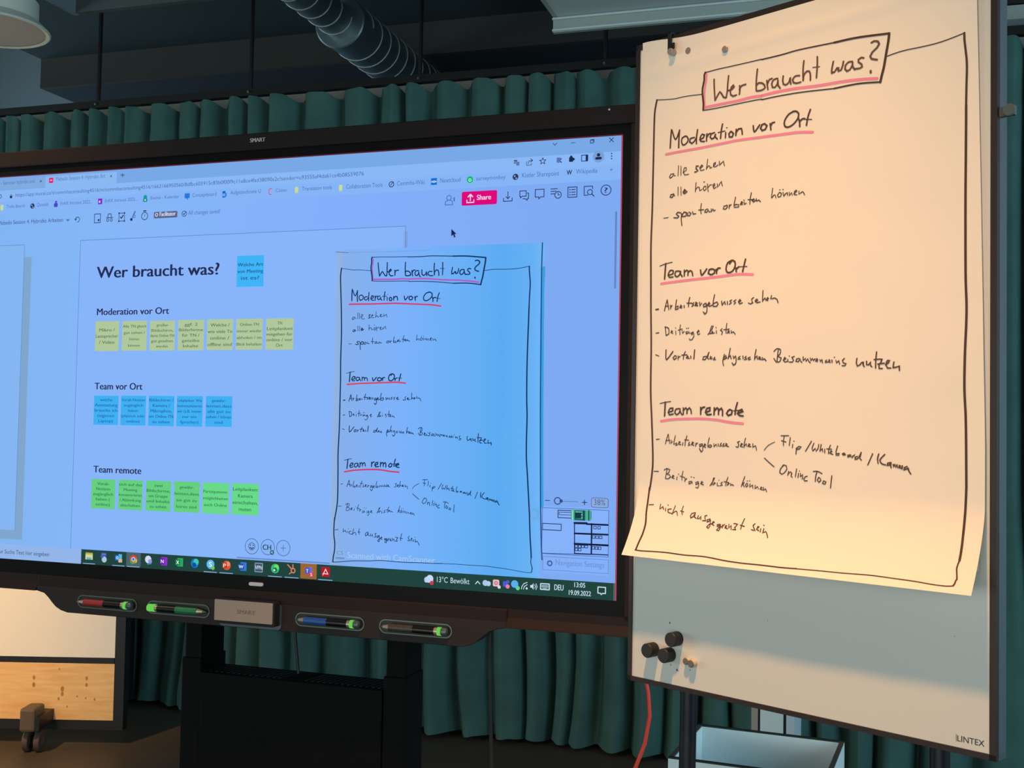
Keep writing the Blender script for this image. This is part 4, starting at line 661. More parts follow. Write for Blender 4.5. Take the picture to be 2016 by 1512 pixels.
('note6',1.89,[328.3,611.3,333.7,608,331.4,605.9,328.3,611.3,331.5,614.1,336.1,612.8]),
('note6',1.89,[336.8,609.5,337.6,613.6]),
('note6',1.89,[339.5,604.2,340.1,604.4]),
('note6',1.89,[349,605.1,344.7,606.3,347.6,611.8,345.3,614.5,339.9,614.3]),
('note6',1.89,[358.2,608.8,353.6,609.3,352.1,613.3,356.7,614.1,360.4,609.5,361.2,613.6,363.5,615.6]),
('note6',1.89,[365.7,606.3,365.7,612.4,370.2,609.1,371,613.8,374.7,609.9,376.2,614,379.2,616.7]),
('note6',1.89,[379.2,608.7,380,612.8,383.6,609.5,384.4,612.9,388.1,610.3]),
('note6',1.89,[388.9,614.3,393.3,611.8,391.8,609.8,389.6,613.7,392.6,615.1]),
('note6',1.89,[396.9,611.9,397.7,615.3,400.6,612,401.7,617.3]),
('note6',1.89,[409.4,613,407.2,614.2,410.1,616.9,406.5,616.8]),
('note6',1.89,[411.6,616.3,415.9,613.8,414.5,612.4,412.3,616.3,415.9,617.1]),
('note6',1.89,[418.8,613.2,419.1,617.2]),
('note6',1.89,[423.1,608.8,423.5,609]),
('note6',1.89,[426,614.1,426.8,618,431,614.9,432.5,620.1]),
('note6',1.89,[441,611.3,437.4,614.4,438.9,618.4,443.9,619.8,441.8,623,436.8,622.9]),
('note6',2.26,[462.8,611.9,461.7,619,463.6,624.2,467.7,622.4,471.2,618.6,473.2,618,474,623.8,475.4,625.1]),
('note6',2.26,[479.4,616.9,479.5,622.7,482.9,622.8,486.3,618.4,486.3,624.1,488.4,625.8]),
('note6',2.26,[496.4,602.8,495.1,614.8,494.8,628.2]),
('note6',2.26,[492.4,614.7,505.3,614.5,504,618.9,500.6,623.2,500.7,628.9,506,629.1]),
('note6',2.26,[498.6,621.9,509.4,620.9]),
('note6',2.26,[511.4,623.5,516.1,620.5,518,616.7,514.7,616.7,512.1,623.5,514.8,628.6,520.1,628.8]),
('note6',2.26,[525.4,619.5,524.1,628.2,528.7,627.7,534,626,534.4,632.9]),
('note7',1.76,[62.5,749.5,69.4,748.6]),
('note7',1.76,[89.6,739.4,86.1,748.3,83.4,757.2]),
('note7',1.76,[90.2,740.1,91.6,749.6,93.5,756.2]),
('note7',1.76,[84.3,751.3,93.4,750.3]),
('note7',1.76,[96.5,750.2,96.6,756.1,99.9,752.4]),
('note7',1.76,[106.1,742,103.5,752.3,102.7,758.2,109,755.1,110.8,758,107.2,759.5]),
('note7',1.76,[113.5,756.4,118,752.7,115.3,752,113.9,757.2,119,757.8]),
('note7',1.76,[123.4,754,122.6,759.1]),
('note7',1.76,[132.1,741.5,128.7,751.7,128,759.7]),
('note7',1.76,[126.9,748.9,135.8,749.4]),
('note7',1.76,[137.7,753,135.9,755.9,139.5,758,135.1,758.8]),
('note7',1.76,[143,756.5,147.4,753.5,144.7,752.1,142.1,757.2,147.5,758.5]),
('note7',1.76,[151.8,754.1,151,759.9]),
('note7',1.76,[151.5,757,155.3,754]),
('note7',1.76,[164.9,755.2,158.9,756.8,159.8,760.4,165,758.1,165.8,755.2,166.8,762.3,166,768.1,163.4,769.6,159.3,764]),
('note7',1.76,[168.5,760.1,173.6,756.4,171,755.1,168.5,760.1,172.8,761.5]),
('note7',1.76,[180.4,744.1,177.9,753.5,177.1,759.2,183.1,756.2,185.7,758.3,182.3,761.2,177.1,759.9]),
('note7',1.76,[190,754.6,190,759.6,195.1,755.2,196.8,758.7]),
('note7',1.76,[199.3,754.4,199.9,758.6]),
('note7',1.76,[206.1,752.8,203.6,755.7,207,757.7,202.8,758.5]),
('note7',1.76,[212,753.4,209.5,755.5,212.9,758.3,208.7,758.4]),
('note7',1.76,[214.6,756.8,218.7,753.9,216.2,753.3,214.6,756.8,221.3,758.8]),
('note7',1.76,[243.6,749.1,239.5,750.6,242,754.7,240.4,759.7,236.3,758.4]),
('note7',1.76,[246.1,756.7,250.2,753.2,247.7,752.5,245.3,757.5,250.2,758.7]),
('note7',1.76,[255.8,743.3,253.4,751.7,252.7,759.3]),
('note7',1.76,[253.5,756.5,257.5,753,258.4,757.1]),
('note7',1.76,[260.8,757.1,265.6,753.5,263.2,752.8,260.8,757.1,266.5,757.6]),
('note7',1.76,[270.5,752.7,270.5,758.2,276.1,756,277.8,763.5]),
('note7',1.26,[293,763.1,300.8,754.7,313.3,748.6]),
('note7',1.89,[293.9,776.4,303.5,783.9,312.6,790.3]),
('note8',1.76,[325.3,737.8,339.9,737.5]),
('note8',1.76,[331.5,738,330,746.1,330.1,754.2]),
('note8',1.76,[326.2,746.2,334.7,748]),
('note8',1.76,[343,740.7,340.9,753.9]),
('note8',1.76,[347.7,751.7,347,757.1]),
('note8',1.76,[349.6,746.1,350.2,746.5]),
('note8',1.76,[382.9,745.6,371.9,762.4]),
('note8',1.76,[387.4,748.8,383.8,757.5,385.3,761.4,390.4,757.3,391.2,761.9,394.8,757.8,396.2,750.6]),
('note8',1.76,[400.6,750.5,398.5,761.7]),
('note8',1.76,[399.2,760.3,402.9,757.6,403.6,762.2]),
('note8',1.76,[407.2,758.1,407.3,764]),
('note8',1.76,[417.3,751.3,414.5,758.6,413.8,765.1]),
('note8',1.76,[410.9,757.4,419.5,757.8]),
('note8',1.76,[416,763.8,421,761,418.8,760.4,416.7,764.4,421.8,766.2]),
('note8',1.76,[430.2,752.3,427.4,760.8,427.5,767.3,432.5,767.2,433.2,764.6,428.2,764.7]),
('note8',1.89,[354.6,757.6,353.9,767.6]),
('note8',1.89,[354.6,758.9,359.1,754.8,363.3,755.4,360.6,758.8,355.4,760.2]),
('note8',1.89,[452.3,765.9,448.1,766.7,448.1,769.3,451.6,768.5,453,766.5,453.7,769.1]),
('note8',1.89,[456.5,767.7,455.8,770.3]),
('note8',1.89,[456.2,769,460,765.7]),
('note8',1.89,[464.8,768.1,460.7,769.5,460.7,772.7,464.9,771.9,469,766,471.7,760.8,469,771.1,471.8,773.6]),
('note8',1.89,[490.9,762.8,482.8,780.8]),
('note8',2.64,[438.9,765,441.7,763.7,443.8,765.5,440.3,766.3]),
('note8',2.26,[501.1,763.1,499.1,770.8,500.2,777.7]),
('note8',2.26,[511.1,763.5,503.1,772.5,507.2,778.7,512.6,779.7]),
('note8',2.26,[520.5,775.7,515.9,777.1,515.2,780.2,519.2,779.5,521.2,775.6,521.2,781.9,521.9,783.7]),
('note8',2.26,[525.2,778.6,525.2,781.7,528.5,778.5,528.5,782.2,531.8,779,531.8,782.7]),
('note8',2.26,[534.4,782.6,537.7,780,535.7,779.5,534.4,783.3,537.7,783.7]),
('note8',2.26,[540,780.2,539.4,784.9]),
('note8',2.26,[547.5,780.9,542.9,782.9,542.3,786,546.8,784.6,548.8,783.3,550.7,788.2,553.4,792]),
('note9',1.76,[332,786.5,325.9,792.1,323.6,799.6,327.5,802.2,333.6,798.5,337.4,793,335.8,787.7,330.4,786.5,328.2,789.3]),
('note9',1.76,[340.5,796.9,339.1,803.7]),
('note9',1.76,[339.8,801,344.3,797.4,346.6,799.3,345.2,804.7,347.5,806.2]),
('note9',1.76,[355.7,792.3,353.5,805]),
('note9',1.76,[359.5,799.4,358.4,806.2]),
('note9',1.76,[361,795.4,361.3,795.6]),
('note9',1.76,[363.3,799.3,362.6,804.6,367.8,801.1,366.4,808.4]),
('note9',1.76,[376,803.4,372.3,804.2,369.4,808.3,370.9,811.3,376.1,810.6]),
('note9',1.76,[396.7,804.4,394.5,809.1,397.5,812.2,401.1,808.8,398.9,805,396.7,804.4]),
('note9',1.76,[405.5,809.9,404.1,813.9,408.4,814.7,409.9,811,406.2,809.6]),
('note9',1.89,[387.1,795,395.1,794.6,402.8,798]),
('note9',1.89,[393.7,795.4,391.5,802.7,390.9,811.3]),
('note9',1.89,[420.6,800.7,419.2,811.8,418.3,820.3]),
('note10',1.64,[58.2,808.3,68.5,808.2]),
('note10',1.64,[87.9,803.4,86.1,811.6,84.4,819]),
('note10',1.64,[81.4,805.2,87.8,802,94.3,803.9,91.6,809.9,86.2,812.3,93.5,813.5,96.3,817,90.9,820.9,84.4,820.5]),
('note10',1.64,[99.1,818.4,104.5,814.5,101.7,813.8,99.1,818.4,104.5,819.6]),
('note10',1.64,[110.8,816.4,110,821.5]),
('note10',1.64,[114,811.1,114.7,811.4]),
('note10',1.64,[124.2,805.6,121.6,814.4,121.7,821.7]),
('note10',1.64,[118,814.6,127.9,817]),
('note10',1.64,[128.8,818.5,128,824.3]),
('note10',1.64,[128.9,821.3,132.4,818.3]),
('note10',1.64,[141.3,822.9,136.9,823.9,137,827.5,141.4,826.5,143.1,822.8,144.9,826.4]),
('note10',1.64,[141.8,815,142.8,814.9]),
('note10',1.64,[147.4,815.9,148.5,815.8]),
('note10',1.64,[156.3,822.9,151.9,824.6,152,828.2,156.3,826.5,158,822.8,158.1,830,156.5,834.4,152.1,833.2]),
('note10',1.64,[162.5,826.2,167.6,823.1,165,821.8,162.5,826.2,168.6,828]),
('note10',1.64,[182.4,828.8,189.1,819.9,192.5,814.1,189.9,814.9,187.5,822.8,186.7,827.1]),
('note10',1.64,[189.2,826.3,194.3,823.2,191.7,822.6,190.1,827]),
('note10',1.64,[197.7,823.1,197.8,828,201.1,827.8]),
('note10',1.64,[201,818,201.4,818.2]),
('note10',1.64,[208.7,821.1,205.3,823.4,208.7,826,203.7,827.7]),
('note10',1.64,[220.3,812.1,216.2,821.4,215.5,827.1]),
('note10',1.64,[212,820.2,222.1,821.2]),
('note10',1.64,[218.8,825.5,223.8,822.5,221.3,821.9,218.8,826.2]),
('note10',1.64,[226.3,822.4,225.5,825.9,229.6,824.3,232.1,826.3]),
('note10',1.64,[254.9,809.2,251,818.4,247.8,826.9]),
('note10',1.64,[248.6,824.7,254.2,818.9,251,823.2,254.3,827.2]),
('note10',1.64,[259.1,820.7,255.9,824.4,258.4,827,261.6,824.1,260,820.7]),
('note10',1.64,[259.6,816.6,260.4,816.5]),
('note10',1.64,[264.4,816.3,265.2,816.3]),
('note10',1.64,[265.6,821.1,264.9,827.4,270.5,822.9,271.4,828.4]),
('note10',1.64,[276.1,823.3,275.4,828.9,280.9,825.2,282.6,829.2]),
('note10',1.64,[285.8,829,290.5,826,288.1,825.5,286.6,829.7,290.6,830.1]),
('note10',1.64,[292.9,825.9,292.2,830.7,296.9,828.4,298.9,833.1]),
('note11',1.76,[52.4,870.1,62.4,869.2]),
('note11',1.76,[78.3,867.5,78.4,876.2,83.8,871.5,86.7,876.4]),
('note11',1.76,[90.7,873.9,91.5,878.9]),
('note11',1.76,[94.6,867.9,95.4,868.2]),
('note11',1.76,[103.6,874.5,96.6,875.7,97.8,880.6,106.3,882.2]),
('note11',1.76,[111.4,868.3,108.9,877.8,107.6,883.6]),
('note11',1.76,[108.8,881.3,115.1,877.4,117.2,878.7,119.6,884.9]),
('note11',1.76,[129.2,867.9,127.4,876.6,129.8,882.8]),
('note11',1.76,[124.8,876.7,132.1,877.7]),
('note11',1.89,[156.7,877.4,150.1,879.3,147.7,883.7,149.4,887,154,884.6,157.7,878.1,156.8,885.1,160.7,886.9]),
('note11',1.89,[164.7,881.8,163.5,887.4,167.7,887.1,170.1,882.8,171.1,888.3]),
('note11',1.89,[182.5,880.6,178.4,881.6,179.4,885.6,182.1,889.6,175.4,890.1]),
('note11',1.89,[189.8,886.3,184.3,888.1,185.1,891.4,189.8,889.7,191.3,885.5,192.3,893,193,898.4,190.6,902,187.2,900.2,189.7,895.9,195.9,893.4]),
('note11',1.89,[196,894.1,201,890.3,198.3,889.8,196,894.1,200.9,896.4]),
('note11',1.89,[212.7,893.5,207.1,894.6,207.9,897.3,212.6,896.2,213.5,893.5,215.1,899.4,213.2,904.3,208.7,903.3,211.1,899.7,218.5,896.5]),
('note11',1.89,[218.6,893.8,219.2,899.1]),
('note11',1.89,[219.3,896.4,222.5,892.8]),
('note11',1.89,[224.6,897.4,227.9,894.4,225.5,894.6,224.7,898,230.1,899.7]),
('note11',1.89,[231.5,892.2,232.2,898.2,236.4,893.8,237.8,900.4]),
('note11',1.89,[240.9,890.1,248.4,890.9,244.1,896.6,247.4,899.7,241,900.2]),
('note11',1.89,[260.7,880.6,257.4,890.9,256.8,898.3]),
('note11',1.89,[254.3,891.8,262.8,893.2]),
('note11',1.89,[283,887.1,279.8,890.6,282.3,894.4,285.7,898.7,278.2,897.3]),
('note11',1.89,[288,895.3,292.7,891.6,290.2,891.2,288.2,895.9,292.7,898.2]),
('note11',1.89,[295.8,894.7,296.2,899.9]),
('note11',1.89,[300.3,888.4,301,888.7]),
('note11',1.89,[301.9,894.2,301.2,900.8,306.8,898.4,312.8,907.7]),
('pink',5.09,[162.2,150.2,200.4,151,234.2,151.8,259.1,151,281.5,152.7]),
('pink',5.09,[281.5,152.4,313.4,152,347.7,153.5,390.1,157.4,434,159.7,469.4,163.2,494.4,167.1]),
('pink',3.59,[165.8,90,165,101.6,162.1,115.7,161.4,130.2,162.5,149.5]),
('pink2',4.79,[75.9,221.3,104.6,221.4,149.6,222.2,201.8,222.1,235.6,222.1,284.7,224.8,332.2,227.5,355.3,229.1,380.3,233.2]),
('pink3',4.79,[69.4,461.8,108.1,460.4,152.8,459.6,204.8,458.8,238.3,458.3,267.1,461.1]),
('pink4',4.79,[72.6,715.9,102.9,712.4,156.4,710.8,191.1,712.2,224.9,716.6,249.8,718.4])]
SW = [[1147.656,187.122],[505.876,6.111],[113.098,894.281],[-48.248,-49.425],[73.029,-9.706],[-176.077,-214.045],[63.601,179.889],[142.711,-20.845],[-79.602,67.886]]
def scan_uv(a, b):
    a, b = a/660, b/960
    k = (1, a, b, a*b, a*a, b*b, b**3, a*b*b, a*a*b)
    return (sum(k[i]*SW[i][0] for i in range(9)), sum(k[i]*SW[i][1] for i in range(9)))
fnp = sfn(6)
for kinds, nm, col, lay in ((('frame_line', 'title_box'), 'scan_frame_line', '123060', 7), (None, 'scan_handwriting', '14305c', 7), (('pink',), 'scan_underline', 'b060c0', 6), (('pink2',), 'scan_underline', 'd04070', 6), (('pink3',), 'scan_underline', 'd8445e', 6), (('pink4',), 'scan_underline', 'd04064', 6)):
    mb = MB(); fn = sfn(lay)
    for kind, w, q in HW:
        if (kind in kinds if kinds else kind[:4] in ('titl', 'head', 'note') and kind != 'title_box'):
            pts = [scan_uv(*t) for t in zip(q[::2], q[1::2])]
            ribbon(mb, smooth_path(pts, 3), max(1.3, w*(.9 if 'pink' not in kind else .8)), em(col), fn)
    mb.build(nm, SCREEN)
# logos, button, sensor
lt = mat('logo_print', 'c8c4bc', .5)
mb = MB(); put_text(mb, 'SMART', -.8525, ZS+.0395, -.8195+.0065, .0088, lt, lambda x, z: (x, -.0084, z), 1.5, 1); mb.build('brand_print', DP)
mb = MB(); mb.tube([(-.024, -.0086, ZS+.052), (-.024, -.007, ZS+.052)], .0022, mat('sensor_dot', 'd8dcd8', .2, .5), 12); mb.build('sensor', DP)
mb = MB(); mb.prism([(x, ZS-z) for x, z in rrect(-.829, .942, -.793, .950, .004)], -.0025, .001, mat('power_key', 'c8c8d0', .35)); mb.build('power_button', DP, bevel=.0005)
# pen tray
tray = [(-1.400, -.985), (-1.399, -.9965), (-1.378, -1.001), (-1.366, -1.010), (-1.354, -1.022), (-1.343, -1.031), (-1.328, -1.038), (-1.310, -1.042), (-.318, -1.0425), (-.300, -1.038), (-.286, -1.030), (-.270, -1.016), (-.258, -1.007), (-.243, -1.001), (-.222, -.9965), (-.222, -.985)]
mb = MB(); mb.prism([(x, ZS+z) for x, z in reversed(tray)], -.0105, .03, tray_m); TRAY = mb.build('pen_tray', DP, bevel=.0015)
slotr = mat('slot_rim', '5a6a62', .35, .3); slotd = mat('slot_recess', '141a18', .5)
PX = ((-1.1965, 1, 'a02c30', 'red', 1), (-1.0035, -1, '1c7a4c', 'green', 0), (-.622, 1, '1c50a0', 'blue', 1), (-.422, 1, '3c3836', 'grey', 1))
for cx, dr, col, nm, kn in PX:
    o_, i_ = rrect(cx-.083, -.0148, cx+.083, .0148, .0148, 6), rrect(cx-.0805, -.0125, cx+.0805, .0125, .0125, 6)
    mb = MB(); n = len(o_); zc = ZS-1.0125
    vs = [(x, -.0127, zc+z) for x, z in o_]+[(x, -.0127, zc+z) for x, z in i_]+[(x, -.0108, zc+z) for x, z in i_]
    mb.faces(vs, [(i, (i+1) % n, n+(i+1) % n, n+i) for i in range(n)]+[(n+i, n+(i+1) % n, 2*n+(i+1) % n, 2*n+i) for i in range(n)], slotr, True)
    mb.faces([(x, -.0110, zc+z) for x, z in i_], [tuple(range(n))], slotd); mb.build('pen_slot', TRAY)
dm_ = Matrix.Rotation(-.027343, 4, 'Z')
def to_world(x, y, z): v = dm_ @ Vector((x, y, 0)); return (v.x-.45947, v.y+2.18736, z)
glow = em('68cc50', 1.0); pbk = mat('pen_black', '0c0c0e', .3); pst = mat('pen_collar', 'b8b4a4', .35, .7); knob = mat('pen_cap', '5c6c70', .3, .4)
for cx, dr, col, nm, kn in PX:
    p = thing('stylus_pen', '%s stylus pen lying in the display tray with a glowing green ring' % nm, 'pen', to_world(cx, -.0200, ZS-1.0125), -.027343, 'stylus pens in the tray')
    s = dr
    def seg(name, x0, x1, r0, r1, m, extra=None):
        mb = MB(); mb.tube([(s*x0, 0, 0), (s*x1, 0, 0)] if extra is None else [(s*a_, 0, 0) for a_ in extra[0]], [r0, r1] if extra is None else extra[1], m, 20); return mb.build(name, p)
    cm = mat('pen_'+nm, col, .4)
    seg('tip', 0, 0, 0, 0, cm, ((-.0785, -.074, -.070), (.001, .0022, .0038)))
    seg('collar', -.070, -.056, .0038, .0062, pst)
    seg('grip', -.056, -.001, .0078, .0082, cm)
    seg('barrel', -.001, .047, .0082, .0082, pbk)
    seg('metal_band', .047, .054, .0078, .0078, pst)
    seg('glow_ring', .054, .062, .0086, .0086, glow)
    seg('end_cap', 0, 0, 0, 0, knob if kn else glow, ((.062, .068, .0735, .0755), (.0078, .0086, .0080, .005)))
# eraser
mb = MB(); mb.prism([(x, ZS+z) for x, z in rrect(-.895, -1.040, -.738, -.984, .010)], -.0145, -.0100, mat('eraser_cradle', '4a545e', .35, .2)); mb.build('eraser_cradle', TRAY)
e_ = thing('board_eraser', 'flat rectangular eraser block with grey face in the middle of the tray', 'eraser', to_world(-.815, -.0147, ZS-1.004), -.027343)
mb = MB(); mb.prism([(x, z) for x, z in rrect(-.077, -.0265, .073, .0265, .004)], -.022, 0, mat('eraser_felt', '121116', .8)); mb.build('felt_block', e_, bevel=.001)
mb = MB(); mb.prism([(x, z) for x, z in rrect(-.0755, -.020, .0695, .0255, .002)], -.0255, -.022, mat('eraser_face', '9a8a80', .45, var=.05)); fp = mb.build('grey_face', e_, bevel=.0008)
mb = MB(); put_text(mb, 'SMART', -.018, -.002, .028, .0085, mat('eraser_print', '8c7c74', .5), lambda x, z: (x, -.0259, z), .8, 1); mb.build('brand_print', fp)
# stand
STM = mat('stand_metal', '06070a', .6, spec=.1); STS = mat('stand_side', '161c24', .45)
for cx in (-1.055, -.528):
    mb = MB(); mb.box((cx-.0225, .125, ZS-1.16), (cx+.0225, .222, ZS-.3), STM); mb.build('stand_column', DP, bevel=.003)
    mb = MB(); mb.box((cx-.027, .12, .10), (cx+.025, .227, ZS-1.150), STM); mb.build('column_sleeve', DP, bevel=.003)
    mb = MB(); mb.box((cx-.04, -.25, .03), (cx+.04, .55, .10), STM); mb.build('stand_foot', DP, bevel=.01)
mb = MB(); mb.box((-1.029, .118, .16), (-.556, .222, ZS-1.181), STM); cab = mb.build('component_box', DP, bevel=.002)
for cx in (-.93, -.66):
    for i in range(14):
        x = cx-.10+i*.0155
        mb = MB(); mb.faces([(x, .135, 0), (x+.006, .135, 0), (x+.022, .205, 0), (x+.016, .205, 0), (x, .135, -.004), (x+.006, .135, -.004), (x+.022, .205, -.004), (x+.016, .205, -.004)], [(0, 1, 2, 3), (4, 7, 6, 5), (0, 4, 5, 1), (2, 6, 7, 3)], mat('vent_slot', '2c3844', .6))
        mb.build('vent_slot', cab, loc=(0, 0, ZS-1.1803))
mb = MB(); mb.box((-1.06, .21, ZS-.75), (-.53, .25, ZS-.35), STM); mb.build('mounting_plate', DP)
mb = MB(); mb.tube([(-.792, .14, ZS-.9), (-.793, .145, ZS-1.08), (-.790, .15, ZS-1.13), (-.786, .152, ZS-1.17)], .0035, blk, 8); mb.build('cable', DP)
mb = MB(); mb.tube([(-.30, .10, ZS-.95), (-.298, .105, ZS-1.10), (-.290, .11, ZS-1.35), (-.275, .12, ZS-1.7), (-.25, .16, .05), (-.2, .25, .01)], .004, mat('cable_black', '0a0c10', .5), 8); tag(mb.build('power_cord', loc=(-.45947, 2.18736, 0), rot=(0, 0, -.027343)), 'thin black cord hanging from the display to the floor, right of the stand', 'cord')
# ------------------------------------------------------------------ flip chart
ZF = 2.2292
FC = thing('flip_chart', 'tall flip chart board with a white magnetic face and slim dark frame on tube legs', 'flip chart', (-.4108, 2.08622, 0), -.48946)
fr = mat('flip_frame', '2b211f', .42); frs = mat('flip_frame_side', '454f58', .55); wb = mat('enamel_board', 'd6d8d4', .3, var=.015, scale=3)  # side profile colour carries the bluish light falling on that side
FWD, FHT = .6832, 1.2
def fbox(name, x0, x1, b0, b1, y0, y1, m, parent=FC, bevel=0, label=None):
    mb = MB(); mb.box((x0, y0, ZF-b1), (x1, y1, ZF-b0), m); return mb.build(name, parent, bevel=bevel, label=label)
BOARD = fbox('board_face', .006, FWD-.006, .008, FHT-.006, .001, .018, wb)
fbox('frame_rail', 0, .0085, 0, FHT, -.002, .03, fr); fbox('frame_rail', FWD-.0105, FWD-.0005, 0, FHT, -.002, .006, fr, label='right frame rail')
fbox('frame_rail', 0, FWD, 0, .010, -.002, .03, fr); fbox('frame_rail', 0, FWD, FHT-.0085, FHT, -.002, .03, fr)
fbox('side_profile', FWD-.0105, FWD, 0, FHT, .006, .032, frs, label='aluminium side profile, bluish light put into its colour')
fbox('back_panel', .02, FWD-.02, .02, FHT-.02, .018, .026, mat('board_back', '2a2c30', .6))
mb = MB(); put_text(mb, 'LINTEX', FWD-.0585, FHT-.0175, FWD-.0185, .0085, mat('print_grey', '55524e', .5), lambda x, b: (x, .0006, ZF-b), .3, -1); mb.build('brand_print', BOARD)
mb = MB(); mb.box((FWD-.0605, .0005, ZF-FHT+.0165), (FWD-.0598, .0009, ZF-FHT+.027), mat('print_grey', '55524e')); mb.build('print_bar', BOARD)
for sp_, sz in (((.0948, 1.082), .0018), ((.0855, 1.150), .0009), ((.0885, 1.150), .0009), ((.098, 1.157), .0012), ((.112, 1.164), .0022), ((.1155, 1.165), .0010), ((.141, 1.159), .0012), ((.30, 1.05), .0008), ((.62, 1.03), .0008)):
    mb = MB(); mb.face([(sp_[0]+sz*.7*math.cos(t), .0008, ZF-sp_[1]+sz*1.2*math.sin(t)) for t in (0, 1, 2, 3, 4, 5)], mat('ink_speck', '2a2622', .6)); mb.build('speck', BOARD)
legm = mat('leg_tube', '20242c', .35, .4)
for x0 in (.108, .580):
    mb = MB(); mb.tube([(x0, .045, ZF-.4), (x0-.002, .045, ZF-1.25), (x0-.012, .045, .04)], .0155, legm, 20); lg = mb.build('leg', FC)
    mb = MB(); mb.tube([(x0-.012, -.22, .03), (x0-.012, .32, .03)], .014, legm, 14); mb.build('foot_bar', FC)
mb = MB(); mb.tube([(.108, .045, ZF-1.0), (.58, .045, ZF-1.0)], .012, legm, 12); mb.build('cross_tube', FC)
mb = MB(); mb.tube([(.6985, -.001, ZF-.255), (.6985, .004, ZF-.255)], .0092, mat('arm_knob', '4a5a5c', .7), 24); kb = mb.build('arm_knob', FC, bevel=.001)
mb = MB(); mb.box((.665, .004, ZF-.262), (.705, .012, ZF-.248), frs); mb.build('arm_bracket', FC)
# hooks and pins at the top
mb = MB(); mb.box((.083, -.013, ZF-.030), (.091, -.009, ZF+.004), blk); mb.box((.083, -.013, ZF-.0), (.091, .0, ZF+.004), blk); mb.box((.091, -.013, ZF-.030), (.099, -.011, ZF-.018), blk); hk = mb.build('hook', FC, bevel=.001)
mb = MB(); mb.tube([(.0915, -.017, ZF-.0345), (.0915, -.0005, ZF-.0345)], .0062, mat('pin_metal', 'b0aca4', .35, .5), 20); mb.build('hook_pin', FC, bevel=.001)
mb = MB(); mb.tube([(.2060, -.0085, ZF-.0545), (.2060, -.0005, ZF-.0545)], .0062, mat('pin_metal', 'b0aca4', .35, .5), 20); mb.build('hook_pin', FC, bevel=.001)
# paper
paper_m = mat('flip_paper', 'f3ecdf', .75, var=.012, scale=4, bump=.06, bscale=45, spec=.2); paper2_m = mat('under_paper', 'efe9da', .8)
BL = .957
def poff(a, b, base=.004):
    t = max(0, (b-.83)/.127); o = base+.055*t**1.8
    o += .0018*math.exp(-((b-.062+.02*a)/.006)**2)                       # fold across the top
    o += .0016*noise.noise(Vector((a*5, b*4, 2)))*min(1, b*4)+.0009*noise.noise(Vector((a*13, b*9, 7)))*min(1, b*5)
    return o
def pfn(eps):
    def g(a_mm, b_mm):
        a, b = a_mm/1000, b_mm/1000; t = max(0, (b-.83)/.127)
        return (a+.008*t**1.8, -(poff(a, b)+eps), ZF-b)
    return g
m4 = Matrix.Rotation(-.48946, 4, 'Z')
PP = thing('paper_pad', 'white flip chart pad with handwritten sheet headed Wer braucht was, curling at the bottom', 'paper', (-.4108, 2.08622, 0), -.48946)
def sheet(name, al, ar, b0, b1, fn, m, na=60, nb=110, lab=None):
    vs = []; fs = []
    for j in range(nb+1):
        for i in range(na+1):
            t = i/na; b = b0(t)+(b1(t)-b0(t))*j/nb; l_, r_ = al(b), ar(b); vs.append(fn((l_+(r_-l_)*t)*1000, b*1000))
    for j in range(nb):
        for i in range(na): k = j*(na+1)+i; fs.append((k, k+1, k+na+2, k+na+1))
    mb = MB(); mb.faces(vs, fs, m, True); return mb.build(name, PP, label=lab)
def b_top(t): return .0115-.0125*math.exp(-(t/.12)**2)
SH = sheet('top_sheet', lambda b: .0175+.0065*min(1, b/.4)-.004*max(0, b-.6), lambda b: .6515+.0155*min(1, b/.75)-.045*max(0, b-.85), b_top, lambda t: .9605-.002*t, pfn(0), paper_m, lab='handwritten top sheet')
def under(a_mm, b_mm): return (a_mm/1000, -.0022, ZF-b_mm/1000)
sheet('under_sheet', lambda b: .0128+.003*b, lambda b: .648+.010*b, lambda t: .0135, lambda t: .93, under, paper2_m, 2, 2, 'blank sheet behind')
ink = mat('marker_ink', '4a3226', .6); inkt = mat('marker_ink_title', '6a4a3c', .6); inkh = mat('marker_ink_heading', '55392a', .6); inkn = mat('marker_ink_notes', '5a4030', .6); pink = mat('pink_marker', 'f08fae', .6)
NOTES = {'note1': 'alle sehen', 'note2': 'alle h\u00f6ren', 'note3': 'spontan arbeiten', 'note4': 'Arbeitsergebnisse sehen, under Team vor Ort', 'note5': 'Beitr\u00e4ge leisten', 'note6': 'Vorteil des physischen Beisammenseins nutzen',
  'note7': 'Arbeitsergebnisse sehen with two branching strokes', 'note8': 'Flip / Whiteboard / Kamera', 'note9': 'Online Tool', 'note10': 'Beitr\u00e4ge leisten k\u00f6nnen', 'note11': 'nicht ausgegrenzt sein',
  'note12': 'k\u00f6nnen', 'head1': 'Moderation vor Ort', 'head2': 'Team vor Ort', 'head3': 'Team remote'}
for kind_, nm, m, eps in [('frame_line', 'frame_line', ink, .0007), ('title_box', 'title_box_line', ink, .0007), ('title', 'title_writing', inkt, .0007)] + [('head%d' % i, 'heading_writing', inkh, .0007) for i in (1, 2, 3)] + [('note%d' % i, 'note_writing', inkn, .0007) for i in range(1, 13)] + [(k, 'pink_underline', pink, .0004) for k in ('pink', 'pink2', 'pink3', 'pink4')]:
    mb = MB(); fn = pfn(eps)
    for kind, w, q in HW:
        if kind == kind_: ribbon(mb, smooth_path(list(zip(q[::2], q[1::2])), 3.5), w, m, fn)
    mb.build(nm, SH, label='handwritten words '+NOTES[kind_] if kind_ in NOTES else None)
hole = mat('punch_hole', '8c8076', .7); holed = mat('paper_hole_edge', 'fff2e0', .7)
